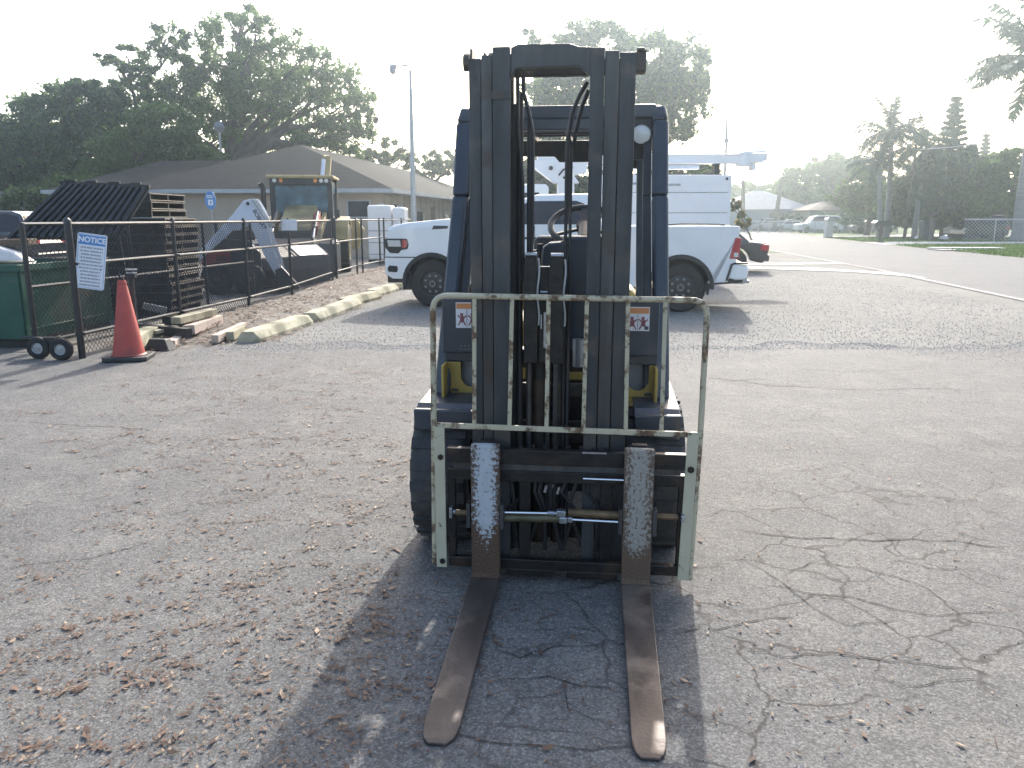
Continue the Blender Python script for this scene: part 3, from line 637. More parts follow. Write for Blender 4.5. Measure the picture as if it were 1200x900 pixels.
# cylinders, rods and hoses
for x, r, y, m, z0, z1 in ((-.144, .0145, .24, 'hose', .12, 2.06), (-.102, .0125, .24, 'mast', .12, 1.95), (.050, .0075, .24, 'hose', .12, 1.86), (.068, .0070, .24, 'mast', .12, 1.86)):
    b = MB(); b.tube([(x, y, z0), (x, y, z1)], r, 14); b.build('lift_cylinder' if r > .01 else 'lift_chain_rod', M[m], FK, smooth=True)
b = MB(); b.tube([(-.06, .30, .1), (-.06, .30, 1.22)], .042, 18); b.tube([(.03, .30, .1), (.03, .30, 1.20)], .038, 18); b.build('free_lift_cylinder', M['greasy'], FK, smooth=True)
for pts in ([(-.128, .2, 2.14), (-.125, .2, 2.05), (-.105, .2, 1.985), (-.088, .2, 1.90), (-.088, .21, 1.5), (-.095, .22, 1.40)],
            [(.13, .2, 2.09), (.10, .2, 2.04), (.07, .2, 1.97), (.056, .2, 1.88), (.056, .2, 1.6)], [(-.15, .2, 2.14), (-.148, .2, 1.9), (-.13, .21, 1.7), (-.128, .22, 1.3)],
            [(.135, .2, 2.06), (.11, .21, 2.0), (.085, .22, 1.9), (.08, .23, 1.85)]):
    b = MB(); P = [Vector(p) for p in pts]; Q = []
    for i in range(len(P)-1):
        for k in range(6): Q.append(P[i].lerp(P[i+1], k/6))
    Q.append(P[-1]); b.tube(Q, .0085, 8); b.build('mast_hose', M['hose'], FK, smooth=True)
# chains made of plates
for x, z0, z1 in ((-.163, .3, 2.02), (.012, .25, 1.15), (-.02, .25, 1.15)):
    b = MB(); z = z0; i = 0
    while z < z1:
        w = .010 if i % 2 else .008; b.bx(x-w, x+w, .262, .272, z, z+.0214); i += 1; z += .0215
    b.build('lift_chain', M['mast_worn'], FK, kind='stuff')
# hose guide blocks with bright pins on top
for x0, x1, z1 in ((-.118, -.060, 1.405), (-.010, .050, 1.402)):
    b = MB(); b.prism([(x0, .95), (x1, .95), (x1-.002, 1.30), (x1-.010, z1), (x0+.004, z1), (x0-.006, 1.34)], .17, .24)
    o = b.build('hose_guide', M['greasy'], FK, bevel=.004)
    p = MB(); p.tube([(x0+.004, .165, z1+.006), (x1-.004, .165, z1+.006)], .009, 12); p.build('guide_pin', M['zinc'], o, smooth=True)
    p = MB(); xs = x1+.002; Q = [Vector((xs+.004*math.sin(k*.9), .166, z1-.01-.028*k)) for k in range(11)]; p.tube(Q, .0045, 8); p.build('guide_hose', M['galv'], o, smooth=True)
b = MB(); b.bx(-.058, -.012, .19, .22, .95, 1.36); b.build('guide_plate', M['greasy'], FK, bevel=.004)
b = MB(); b.tube([(-.050, .17, 1.255), (-.020, .17, 1.255)], .006, 8); b.tube([(-.030, .17, 1.17), (-.030, .17, 1.02)], .006, 8); b.tube([(-.045, .17, 1.16), (-.045, .17, 1.10)], .004, 8)
b.build('hydraulic_fitting', M['zinc'], FK, smooth=True)

# front tyres, fenders, yellow brackets, cowl plates
for sx, nm in ((-1, 'wheel'), (1, 'wheel')):
    cx = -.525 if sx < 0 else .465; wheel(FK, (cx, .60, .352), .352, .265, .19, 'x', sx, tread=22, lugs=6, tyre='rubber', rim='yellow')
for a, c, s in ((-.640, -.345, -1), (.362, .572, 1)):
    b = MB(); P = [(.31, .615), (.32, .665), (.40, .712), (.95, .735), (1.04, .62), (1.00, .60), (.93, .695), (.42, .685), (.36, .655), (.335, .615)]
    b.prism(P, a, c, 'x'); o = b.build('fender', M['navy'], FK, bevel=.008, seg=3)
    q = MB()
    if s < 0: q.prism([(a+.004, .705), (c-.03, .705), (c, .69), (c, .635), (c-.02, .61), (a+.03, .605), (a+.004, .62)], .296, .33)
    else: q.prism([(c-.004, .705), (a+.0, .70), (a, .66), (a+.03, .605), (c-.01, .590), (c, .60)], .296, .33)
    q.build('fender_front', M['navy'], o, bevel=.008, seg=3)
for s, x0, x1 in ((-1, -.545, -.345), (1, .318, .475)):
    # bracket with a U-shaped cutout, a side gusset and a foot
    xc = (x0 + x1) / 2 + (.03 if s < 0 else -.01); rr_ = .052; top = .872
    arc = [(xc + rr_*math.cos(a), .80 + rr_*math.sin(a)) for a in [math.pi - math.pi*k/8*-1 for k in range(9)]]
    P = [(x0, .712), (x1, .712), (x1, top), (xc+rr_, top)] + [(xc + rr_*math.cos(-math.pi*k/10), .80 + rr_*math.sin(-math.pi*k/10)) for k in range(11)] + [(xc-rr_, top), (x0, top)]
    b = MB(); b.prism(P, .600, .612); b.bx(x0 if s < 0 else x1-.014, x0+.014 if s < 0 else x1, .50, .60, .712, .872)
    b.bx(x0-.02, x1+.02, .47, .612, .699, .711); b.build('yellow_bracket', M['yellow'], FK, bevel=.004)
    b = MB(); b.bx(x0, x1, .66, .68, .72, .93); b.build('floor_plate', M['grey'], FK)
    b = MB(); b.bx(x0-.0, x1+.0, .548, .566, .925, 1.185); b.bx(x0, x1, .60, .63, .875, .925); o = b.build('cowl_plate', M['navy'], FK, bevel=.006)
    # warning sticker: orange heading band over a crushing-hazard pictogram
    sx0, sx1 = (-.478, -.372) if s < 0 else (.322, .430); z0, z1 = (1.047, 1.168) if s < 0 else (1.045, 1.156)
    q = MB(); q.bx(sx0, sx1, .5445, .548, z0, z1); st = q.build('warning_sticker', M['white_card'], FK); st['label'] = 'white warning sticker with orange band and figures'
    q = MB(); q.bx(sx0+.003, sx1-.003, .543, .5445, z1-.030, z1-.004); q.build('sticker_band', M['orange'], st)
    q = MB()
    for k, ox in enumerate((sx0+.028, sx0+.078)):
        zc = (z0+z1-.03)/2; q.box((ox, .5438, zc+.018), (.014, .0015, .014)); q.box((ox+.002, .5438, zc-.004), (.018, .0015, .03), Euler((0, R(14), 0)))
        q.box((ox-.010, .5438, zc-.022), (.006, .0015, .026), Euler((0, R(30), 0))); q.box((ox+.012, .5438, zc-.020), (.006, .0015, .028), Euler((0, R(-24), 0)))
        q.box((ox+.014, .5436, zc+.006), (.022, .0015, .006), Euler((0, R(-40), 0))); q.box((ox-.012, .5436, zc+.008), (.02, .0015, .006), Euler((0, R(42), 0)))
    q.build('sticker_figure', M['redink'], st)
    q = MB(); q.box(((sx0+sx1)/2, .5436, (z0+z1-.03)/2), (.002, .0015, z1-z0-.036)); q.bx(sx1-.022, sx1-.004, .5430, .5445, z0+.006, z0+.022); q.build('sticker_line', M['ink'], st)
q = MB()
for k in range(5): q.box((-.462 + k*.013, .547, .945), (.008, .0012, .003)); 
for k in range(3): q.box((-.455 + k*.018, .547, .960), (.012, .0012, .003), Euler((0, R(-25), 0)))
q.build('worn_lettering', M['grey'], FK)
# chassis
b = MB(); b.bx(-.33, .31, .60, .70, .30, .94); b.bx(-.40, .40, .70, 2.1, .28, .62); b.build('chassis', M['greasy'], FK, bevel=.01)
b = MB(); b.bx(.02, .13, .585, .60, .80, .835); b.bx(.02, .13, .585, .60, .745, .765); b.bx(-.165, -.15, .585, .6, .80, .85); b.build('yellow_floor_edge', M['yellow'], FK)
b = MB(); b.tube([(.105, .56, .87), (.105, .56, 1.0)], .030, 14); b.build('accumulator', M['galv'], FK, smooth=True)
b = MB(); P = [(-.08, 1.36), (-.075, 1.425), (-.045, 1.445), (.02, 1.45), (.035, 1.475), (.28, 1.475), (.30, 1.44), (.30, .93), (-.02, .93)]
b.prism(P, .62, .88); b.build('steering_cowl', M['navy'], FK, bevel=.02, seg=3)
b = MB(); b.tube([(.115, .86, 1.45), (.115, 1.02, 1.515)], .032, 14); b.build('steering_column', M['black'], FK, smooth=True)
SW = MB(); tl = Matrix.Rotation(R(32), 3, 'X'); cc = Vector((.115, 1.04, 1.520))
SW.tube([cc + tl @ Vector((.178*math.cos(a), .178*math.sin(a), 0)) for a in [2*math.pi*i/40 for i in range(40)]], .0155, 10, closed=True)
o = SW.build('steering_wheel', M['black'], FK, smooth=True)
q = MB()
for a in (90, 210, 330): q.bar(cc + tl @ Vector((.03*math.cos(R(a)), .03*math.sin(R(a)), -.01)), cc + tl @ Vector((.17*math.cos(R(a)), .17*math.sin(R(a)), 0)), .05, .014)
q.tube([cc + tl @ Vector((0,0,-.03)), cc + tl @ Vector((0,0,.012))], .045, 16); q.build('steering_spoke', M['black'], o, bevel=.004)
for x, z in ((-.105, 1.41), (-.13, 1.38)):
    q = MB(); q.tube([(x+.02, .9, 1.05), (x, .86, z)], .007, 8); q.tube([(x, .86, z-.012), (x, .86, z+.022)], .017, 12); q.build('control_lever', M['black'], FK, smooth=True)
b = MB(); b.tube([(-.165, .7, 1.2), (-.13, .55, 1.05), (-.12, .45, .95)], .008, 8); b.build('cable', M['hose'], FK, smooth=True)
# seat, hood, counterweight, rear wheels
b = MB(); b.bx(-.38, .36, 1.35, 2.1, .62, .98); b.build('engine_hood', M['yellow'], FK, bevel=.04, seg=3)
b = MB(); b.prism([(-.44, .25), (.42, .25), (.50, .36), (.50, 1.00), (.40, 1.12), (-.42, 1.12), (-.52, 1.00), (-.52, .36)], 2.08, 2.62); b.build('counterweight', M['yellow'], FK, bevel=.06, seg=3)
b = MB(); b.bx(-.24, .24, 1.42, 1.88, .99, 1.10); b.build('seat', M['seat'], FK, bevel=.04, seg=3)
b = MB(); b.box((0, 1.92, 1.27), (.44, .10, .36), Euler((R(-12), 0, 0))); b.build('seat_back', M['seat'], FK, bevel=.04, seg=3)
for sx in (-1, 1): wheel(FK, (sx*.42-.02, 2.05, .28), .28, .19, .15, 'x', sx, tread=18, lugs=6, tyre='rubber', rim='yellow', name='wheel')
# overhead guard
for s in (-1, 1):
    xb, xt = (-.560, -.500) if s < 0 else (.500, .478)
    P = [Vector((xb, .60, .70)), Vector((xt - .010*s*0, .86, 1.66)), Vector((xt, 1.0, 2.02)), Vector((xt - .012*s, 1.05, 2.085))]
    b = MB()
    for i in range(3): b.bar(P[i] - (P[i+1]-P[i]).normalized()*.004*i, P[i+1], .078, .075, (0, 1, 0))
    b.build('guard_front_leg', M['navy'], FK, bevel=.018, seg=3)
    b = MB(); xi = xb - s*.062; xj = xt - s*.062
    b.bar((xi, .615, .72), (xj, .875, 1.66), .040, .040, (0, 1, 0)); b.bar((xj, .875, 1.66), (xj, 1.0, 1.97), .040, .040, (0, 1, 0)); b.build('guard_inner_post', M['black'], FK, bevel=.006)
    b = MB(); b.bar((xt*.97, 1.95, 1.0), (xt*.92, 1.98, 2.05), .07, .06, (0, 1, 0)); b.build('guard_rear_leg', M['navy'], FK, bevel=.012)
    b = MB(); b.bar((xt - s*.008, 1.02, 2.075), (xt - s*.02, 2.05, 2.06), .07, .06); b.build('guard_side_beam', M['navy'], FK, bevel=.015, seg=3)
b = MB(); b.bx(-.46, .455, .995, 1.06, 2.045, 2.108); b.bx(-.30, .30, 1.0, 1.04, 1.99, 2.045); b.build('guard_header', M['navy'], FK, bevel=.006)
for i in range(6):
    y = 1.17 + i*.145; b = MB(); b.bar((-.46, y, 2.068), (.44, y, 2.068), .03, .05); b.build('guard_slat', M['black'], FK, bevel=.004)
for x in (-.21, .0, .2):
    b = MB(); b.bar((x, 1.06, 2.04), (x, 2.02, 2.03), .02, .03); b.build('guard_strut', M['black'], FK)
b = MB(); P = [(-.46, 1.935), (-.10, 1.935), (-.07, 1.90), (.135, 1.90), (.15, 1.94), (.24, 1.94), (.25, 1.86), (.44, 1.86), (.44, 2.03), (-.46, 2.03)]
b.prism(P, 1.98, 2.02); b.build('guard_rear_header', M['black'], FK, bevel=.006)
for x in (.385, -.375):
    b = MB(); b.bx(x-.075, x+.055, 1.01, 1.055, 1.845, 2.044); o = b.build('lamp_bracket', M['black'], FK, bevel=.006)
    h = MB(); h.lathe([(.001, .035), (.045, .03), (.056, .0), (.056, -.03), (.046, -.034)], (x, .99, 1.962), 'y', 24); hl = h.build('headlight', M['black'], FK, smooth=True)
    g = MB(); g.lathe([(.046, -.028), (.03, -.032), (.001, -.034)], (x, .99, 1.962), 'y', 24); g.build('lens', M['lens'], hl, smooth=True)

# ================================================================ WHITE PICKUP (local x from front wheel towards its tail, y=0 near side)
PK = thing('pickup_truck', 'white crew cab pickup with black wheels parked broadside behind the forklift', 'pickup truck', (-1.41, 14.15, 0), -R(10.6))
def arc(cx, r, a0, a1, n=10, cz=.42): return [(cx + r*math.cos(R(a0+(a1-a0)*i/n)), cz + r*math.sin(R(a0+(a1-a0)*i/n))) for i in range(n+1)]
WB = 4.30; HW = 1.0
lower = [(-.72, .50), (-.86, .58), (-.86, .86), (-.83, 1.10), (-.80, 1.30), (-.62, 1.37), (.60, 1.44), (1.45, 1.44), (5.10, 1.40), (5.22, 1.40), (5.20, 1.30), (5.17, .80), (5.05, .52), (4.78, .50)] \
  + arc(WB, .54, 8, 172, 12) + [(3.70, .42), (.60, .42)] + arc(0, .54, 8, 172, 12)
def yo(z): return 1.0 - max(0, z - 1.0)*.06
b = MB(); 
def prism_pk(b, poly, y0, y1): return b.prism(poly, y0, y1)
b.prism(lower, -.02, 2.0); o = b.build('truck_body', M['white'], PK, bevel=.035, seg=3)
body = o
b = MB(); b.prism([(-.84, 1.36), (-.74, 1.42), (-.45, 1.475), (.2, 1.535), (.95, 1.57), (1.10, 1.575), (1.10, 1.40), (-.5, 1.33), (-.80, 1.29)], .06, 1.92); b.build('hood', M['white'], PK, bevel=.05, seg=4)
b = MB(); b.prism([(.02, 1.36), (.30, 1.375), (.31, 1.42), (.05, 1.425)], -.024, -.01); b.build('hood_vent', M['trim'], PK)
# cabin with tumblehome
def cab(b, poly, hw, z0, k, cy):
    n = len(poly); vs = []
    for s in (-1, 1):
        for (x, z) in poly: vs.append((x, cy + s*(hw - k*max(0, z - z0)), z))
    return b.add(vs, [tuple(range(n)), tuple(range(n, 2*n))[::-1]] + [(i, i+n, (i+1) % n + n, (i+1) % n) for i in range(n)])
b = MB(); cab(b, [(.85, 1.40), (1.10, 1.56), (1.62, 1.88), (1.85, 1.945), (2.70, 1.955), (2.86, 1.90), (2.98, 1.42)], .985, 1.42, .22, .98); b.build('cabin', M['white'], PK, bevel=.04, seg=3)
def sidewin(name, poly, hw, z0, k, cy, m, parent, s=-1, off=.006):
    b = MB(); n = len(poly); vs = [(x, cy + s*(hw - k*max(0, z-z0) + off), z) for x, z in poly] + [(x, cy + s*(hw - k*max(0, z-z0) - .01), z) for x, z in poly]
    b.add(vs, [tuple(range(n)), tuple(range(n, 2*n))[::-1]] + [(i, i+n, (i+1) % n + n, (i+1) % n) for i in range(n)]); return b.build(name, m, parent)
for s in (-1, 1):
    sidewin('side_window', [(1.20, 1.45), (1.62, 1.78), (1.72, 1.835), (2.52, 1.84), (2.66, 1.79), (2.78, 1.45)], .985, 1.42, .22, .98, M['glass'], PK, s)
b = MB(); b.add([(1.02, .12, 1.545), (1.60, .20, 1.885), (1.60, 1.76, 1.885), (1.02, 1.84, 1.545)], [(0,1,2,3)]); b.v = [(x-.012, y, z+.012) for x, y, z in b.v]; b.build('windshield', M['glass'], PK)
b = MB(); b.add([(2.99, .2, 1.50), (2.90, .26, 1.82), (2.90, 1.70, 1.82), (2.99, 1.76, 1.50)], [(0,1,2,3)]); b.build('rear_window', M['glass'], PK)
# seams, handles, mirror, groove
for x0, x1 in ((.86, .90), (1.83, 1.81), (2.94, 2.96)):
    b = MB(); b.bar((x0, -.0245, 1.42), (x1, -.0245, .50), .008, .006, (0, 1, 0)); b.build('panel_seam', M['trim'], PK)
for x in (1.66, 2.72):
    b = MB(); b.bx(x, x+.20, -.05, -.03, 1.20, 1.235); b.build('door_handle', M['trim'], PK, bevel=.008)
b = MB(); b.bx(1.12, 1.30, -.28, -.10, 1.42, 1.66); b.bx(1.22, 1.28, -.12, .03, 1.44, 1.50); b.build('side_mirror', M['trim'], PK, bevel=.03, seg=3)
b = MB(); b.bx(-.875, -.24, -.027, -.018, .868, .884); b.build('bumper_groove', M['trim'], PK)
b = MB(); b.prism([(-.80, .62), (-.64, .61), (-.62, .66), (-.63, .72), (-.78, .73), (-.815, .68)], -.032, -.018); b.build('fog_lamp', M['trim'], PK, bevel=.01)
b = MB(); P = [(-.86, 1.20), (-.44, 1.20), (-.41, 1.10), (-.43, 1.02), (-.55, 1.00), (-.60, .94), (-.76, .95), (-.84, 1.04)]
b.prism(P, -.035, .10); hl = b.build('headlight', M['trim'], PK, bevel=.012)
b = MB(); b.prism([(-.80, 1.17), (-.56, 1.17), (-.55, 1.06), (-.78, 1.06)], -.042, -.030); b.build('lens', M['lens'], hl, bevel=.01)
b = MB(); b.prism([(-.52, 1.18), (-.45, 1.185), (-.425, 1.10), (-.45, 1.04), (-.53, 1.04)], -.042, -.030); b.build('side_marker', M['tail'], hl, bevel=.008)
b = MB(); b.bx(-.885, -.85, .35, 1.63, .92, 1.24); b.build('grille', M['trim'], PK, bevel=.02)
b = MB(); b.bx(-.84, -.40, .04, 1.94, .42, .56); b.bx(-.55, -.40, .02, .3, .30, .44); b.bx(.70, 3.66, .10, 1.9, .36, .46); b.build('underbody', M['trim'], PK, bevel=.01)
for cx in (0, WB):
    b = MB(); a = arc(cx, .545, -3, 183, 18); c = arc(cx, .475, 183, -3, 18); b.prism(a + c, -.03, .06); b.build('wheel_arch_liner', M['trim'], PK)
    b = MB(); b.bx(cx-.5, cx+.5, .32, 1.66, .45, .95); b.build('wheel_well', M['trim'], PK)
    for yy, s in ((.13, -1), (1.83, 1)): wheel(PK, (cx, yy, .415), .415, .27, .235, 'y', s, lugs=8, holes='lit')
b = MB(); b.prism([(4.70, .50), (4.78, .50), (4.76, .30), (4.73, .30)], .0, .25); b.build('mud_flap', M['trim'], PK)
b = MB(); b.prism([(5.06, .90), (5.22, .90), (5.235, 1.24), (5.14, 1.24)], -.032, .16); tl_ = b.build('tail_lamp', M['tail'], PK, bevel=.012)
b = MB(); b.bx(5.13, 5.2, -.038, -.03, .93, 1.0); b.build('reverse_lens', M['lens'], tl_)
b = MB(); b.prism([(5.06, .58), (5.12, .80), (5.16, .815), (5.36, .80), (5.385, .72), (5.35, .57), (5.20, .55)], -.03, 1.98); b.build('rear_bumper', M['white'], PK, bevel=.03, seg=3)
b = MB(); b.prism([(5.02, .54), (5.055, .54), (5.12, .80), (5.165, .815), (5.36, .815), (5.36, .838), (5.15, .84), (5.09, .815)], -.042, .10); b.prism([(4.72, .46), (5.30, .51), (5.30, .55), (4.72, .53)], .0, 1.9); b.build('bumper_trim', M['trim'], PK)
b = MB(); b.bx(5.2, 5.42, .92, 1.02, .42, .50); b.tube([(5.42, .97, .46), (5.50, .97, .46)], .03, 10); b.tube([(5.44, .97, .46), (5.44, .97, .54)], .025, 10); b.build('tow_hitch', M['zinc'], PK, bevel=.004)
b = MB(); b.bx(3.0, 5.20, -.015, .10, 1.40, 1.425); b.bx(3.0, 5.20, 1.88, 1.995, 1.40, 1.425); b.build('bed_rail', M['white'], PK, bevel=.01)
b = MB(); b.tube([(3.8, .35, 1.43), (4.3, .35, 1.455), (4.9, .40, 1.45), (5.0, .6, 1.44)], .012, 8); b.build('rod_in_bed', M['bark'], PK)

# ================================================================ WHITE BUCKET TRUCK
BT = thing('bucket_truck', 'white utility truck with service body and long lifting boom behind the pickup', 'bucket truck', (0, 19, 0))
def bxp(name, m, parent, *a, bevel=.01, seg=2):
    b = MB(); b.bx(*a); return b.build(name, m, parent, bevel=bevel, seg=seg)
bxp('service_body', M['utilwhite'], BT, 1.95, 5.09, 0, 2.1, .75, 2.53, bevel=.015)
for z0, z1 in ((2.14, 2.505), (1.68, 2.12), (1.20, 1.66)):
    for x0, x1 in ((1.98, 2.50), (2.52, 5.02)):
        d = bxp('locker_door', M['utilwhite'], BT, x0, x1, -.018, .0, z0, z1, bevel=.006)
        if x1 > 3 and z0 > 2: bxp('handle', M['galv'], d, 3.58, 3.90, -.034, -.018, z0+.14, z0+.19, bevel=.015)
        if x1 < 3 and z0 > 2: bxp('handle', M['galv'], d, 2.20, 2.44, -.034, -.018, z0+.14, z0+.19, bevel=.015)
for z in (2.13, 1.67):
    bxp('door_gap', M['trim'], BT, 1.99, 5.02, -.003, .0, z-.004, z+.004, bevel=0)
bxp('door_gap', M['trim'], BT, 2.503, 2.517, -.004, .0, 1.22, 2.5, bevel=0)
h = MB(); h.tube([(2.62, -.03, 2.335), (2.92, -.03, 2.335)], .022, 8); h.build('handle', M['galv'], BT)
h = MB(); h.tube([(4.97, -.03, 2.44), (4.97, -.0, 2.44)], .032, 12); h.build('marker_lamp', M['trim'], BT)
b = MB(); cab(b, [(-1.0, .6), (-1.25, 1.25), (-.85, 1.40), (-.35, 1.90), (-.2, 2.33), (.80, 2.33), (.86, 2.25), (.86, .6)], 1.0, 1.4, .12, 1.05); b.build('truck_cab', M['white'], BT, bevel=.04, seg=3)
sidewin('side_window', [(-.30, 1.55), (-.12, 2.12), (.62, 2.14), (.66, 2.08), (.66, 1.55)], 1.0, 1.4, .12, 1.05, M['glass'], BT)
bxp('chassis', M['trim'], BT, -1.0, 5.0, .3, 1.8, .45, .76)
for x in (-.5, 4.0):
    for yy, s in ((.1, -1), (1.95, 1)): wheel(BT, (x, yy, .45), .45, .28, .26, 'y', s, lugs=8)
b = MB(); b.bx(.60, 5.72, .75, 1.05, 2.83, 3.065); b.bx(.60, 5.72, .70, 1.10, 3.02, 3.05); b.build('upper_boom', M['utilwhite'], BT, bevel=.02)
b = MB(); b.bx(1.9, 4.5, .78, 1.02, 2.70, 2.80); b.build('lower_boom', M['utilwhite'], BT, bevel=.02)
b = MB(); b.prism([(.50, 2.91), (.42, 2.80), (1.02, 2.37), (1.62, 2.37), (1.48, 2.56), (1.80, 2.62), (1.80, 2.90)], .70, 1.12); e = b.build('boom_elbow', M['utilwhite'], BT, bevel=.015)
b = MB(); b.tube([(1.45, .66, 2.75), (1.22, .66, 2.68), (1.12, .66, 2.55)], .022, 8); b.tube([(.93, .66, 2.72), (.93, .70, 2.72)], .05, 10); b.tube([(1.25, .66, 2.50), (1.25, .70, 2.50)], .03, 10); b.build('boom_hose', M['trim'], e)
b = MB(); b.bx(1.1, 1.5, .7, 1.15, .8, 2.37); b.build('boom_pedestal', M['utilwhite'], BT, bevel=.02)
b = MB(); b.bx(4.70, 5.06, .80, 1.00, 2.53, 2.60); b.bx(4.86, 5.0, .8, 1.0, 2.60, 2.83); b.build('boom_rest', M['trim'], BT)
b = MB(); b.tube([(5.60, .9, 3.10), (5.60, .9, 2.78)], .20, 14); b.bx(5.70, 6.02, .72, 1.1, 2.86, 3.06); b.tube([(6.05, .9, 3.08), (6.05, .9, 2.90)], .10, 12); b.bx(5.74, 5.86, .80, 1.0, 2.68, 2.9); b.tube([(5.45,.9,3.09),(6.1,.9,3.12)], .03, 8); b.build('boom_tip', M['utilwhite'], BT, bevel=.02)

# ================================================================ generic cars
def car(name, label, cat, loc, rz, L, Wd, Hh, paint, group=None, boxy=0, tyre_r=.33):
    # local x from nose (0) to tail (L); y from 0 (near) to Wd
    t = thing(name, label, cat, loc, rz, group); bl = Hh*.60; wf, wr = L*.19, L*.81
    def A(cx): return [(cx + (tyre_r*1.2)*math.cos(R(a)), tyre_r + tyre_r*1.2*math.sin(R(a))) for a in range(5, 176, 17)]
    P = [(.08, .28), (.0, .45), (.05, bl*.80), (L*.10, bl*.92), (L*.28, bl*1.02), (L*.9, bl*1.05), (L*.975, bl*1.0), (L, bl*.75), (L-.03, .42), (L-.15, .28)] + A(wr) + A(wf)
    b = MB(); b.prism(P, 0, Wd); b.build('car_body', M[paint], t, bevel=.06, seg=3)
    gh = [(L*.24, bl*.98), (L*.36, Hh*.95), (L*.44, Hh), (L*(.72 + .14*boxy), Hh*.985), (L*(.78+.14*boxy), Hh*.93), (L*(.90+.07*boxy), bl*1.0)]
    b = MB(); cab(b, gh, Wd/2-.03, bl, .28, Wd/2); b.build('car_roof', M[paint], t, bevel=.04, seg=3)
    wn_ = [(L*.29, bl*1.07), (L*.375, Hh*.92), (L*.44, Hh*.955), (L*(.71+.13*boxy), Hh*.94), (L*(.76+.14*boxy), Hh*.90), (L*(.83+.11*boxy), bl*1.08)]
    for s in (-1, 1): sidewin('side_window', wn_, Wd/2-.03, bl, .28, Wd/2, M['glass'], t, s, .008)
    for (xa, za), (xb, zb), nm in ((gh[0], gh[1], 'windshield'), (gh[-1], gh[-2], 'rear_window')):
        dx = -.015 if nm == 'windshield' else .015; b = MB(); k = lambda z: .28*max(0, z-bl)
        za2, zb2 = za + .06, zb - .03; xa2 = xa + (xb-xa)*.12; xb2 = xb - (xb-xa)*.04
        b.add([(xa2+dx, .14, za2+.012), (xb2+dx, .12+k(zb2), zb2+.012), (xb2+dx, Wd-.12-k(zb2), zb2+.012), (xa2+dx, Wd-.14, za2+.012)], [(0,1,2,3)]); b.build(nm, M['glass'], t)
    for x in (wf, wr):
        for yy, s in ((.11, -1), (Wd-.11, 1)): wheel(t, (x, yy, tyre_r), tyre_r, .2, tyre_r*.62, 'y', s, small=True)
    for y0 in (.02, Wd-.34):
        b = MB(); b.bx(-.012, .10, y0, y0+.32, bl*.66, bl*.80); b.build('headlight', M['lens'], t, bevel=.02)
        b = MB(); b.bx(L-.22, L+.012, y0-.035 if y0 < .5 else y0+.02, y0+.30 if y0 < .5 else y0+.355, bl*.74, bl*.96); b.build('tail_lamp', M['tail'], t, bevel=.03)
    b = MB(); b.bx(L-.1, L+.04, .08, Wd-.08, .34, .52); b.build('bumper', M[paint], t, bevel=.04)
    return t
sd = car('sedan', 'dark sedan nose-in behind the pickup, showing only its red lamp and tail', 'car', (2.66, 24.0, 0), -R(14), 4.75, 1.82, 1.42, 'carblack')

# ================================================================ YARD: chain-link fence, gate leaf, signs
def chainlink(b, p, q, z0, z1, sp=.068, r=.0030, wob=.003):
    p = Vector((p[0], p[1], 0)); q = Vector((q[0], q[1], 0)); L = (q-p).length; d = (q-p)/L; nn = Vector((d.y, -d.x, 0)); Hh = z1 - z0
    for s in (-1, 1):
        k = -Hh if s > 0 else 0
        while k < (L if s > 0 else L + Hh):
            # line x = k + s*z
            a0 = 0; a1 = Hh
            if s > 0: a0 = max(0, -k); a1 = min(Hh, L - k)
            else: a0 = max(0, k - L); a1 = min(Hh, k)
            if a1 - a0 > .02:
                A = p + d*(k + s*a0) + Vector((0,0,z0+a0)) + nn*wob*s; B = p + d*(k + s*a1) + Vector((0,0,z0+a1)) + nn*wob*s
                e = (B-A).normalized(); w = nn*r; u_ = e.cross(nn)*r
                b.add([A+w, A-w*.5+u_, A-w*.5-u_, B+w, B-w*.5+u_, B-w*.5-u_], [(0,1,4,3),(1,2,5,4),(2,0,3,5)])
            k += sp
    # knuckled top edge
    x = 0
    while x < L:
        A = p + d*x + Vector((0,0,z1)); b.add([A - d*.004, A + d*.004, A + Vector((0,0,.022)) + d*.004*(1 if int(x/sp) % 2 else -1)], [(0,1,2)]); x += sp
FN = thing('chain_link_fence', 'long black chain link fence with two mid rails along the left of the lot', 'fence', (0, 0, 0))
FP = [(-4.86, 8.88), (-4.60, 11.0), (-4.33, 13.1), (-4.22, 15.3), (-4.30, 19.2)]
FP2 = [(-4.27, 19.55), (-4.22, 21.9), (-4.14, 22.3), (-3.98, 24.3), (-3.92, 24.8), (-3.75, 27.5), (-3.6, 30.5)]
HT = 1.50
for i, (x, y) in enumerate(FP + FP2):
    big = i in (0,)
    b = MB(); b.tube([(x, y, -.05), (x, y, HT + (.04 if big else .0))], .038 if big else .027, 12); b.lathe([(.045 if big else .03, HT+(.0)), (.04 if big else .028, HT+.035), (.012, HT+.06)], (x, y, 0), 'z', 12)
    p = b.build('post', M['fence'], FN, smooth=True)
    for z in (.28, 1.06):
        c = MB(); c.lathe([(.045 if big else .033, z-.014), (.045 if big else .033, z+.014)], (x, y, 0), 'z', 12); c.bx(x+.03, x+.065, y-.006, y+.006, z-.014, z+.014)
        if i < 6: c.build('brace_band', M['fence'], p)
def rails(seq, parent, zs, r=.018, nm='rail'):
    for (a, c) in zip(seq, seq[1:]):
        for z in zs: b = MB(); b.tube([(*a, z), (*c, z)], r, 8); b.build(nm, M['fence'], parent, smooth=True)
rails(FP, FN, (.28, 1.06, 1.495)); rails(FP2, FN, (.28, .98, 1.495))
b = MB()
for a, c in zip(FP, FP[1:]): chainlink(b, a, c, .06, 1.52)
b.build('wire_mesh', M['fence'], FN, kind='stuff', fix=False)
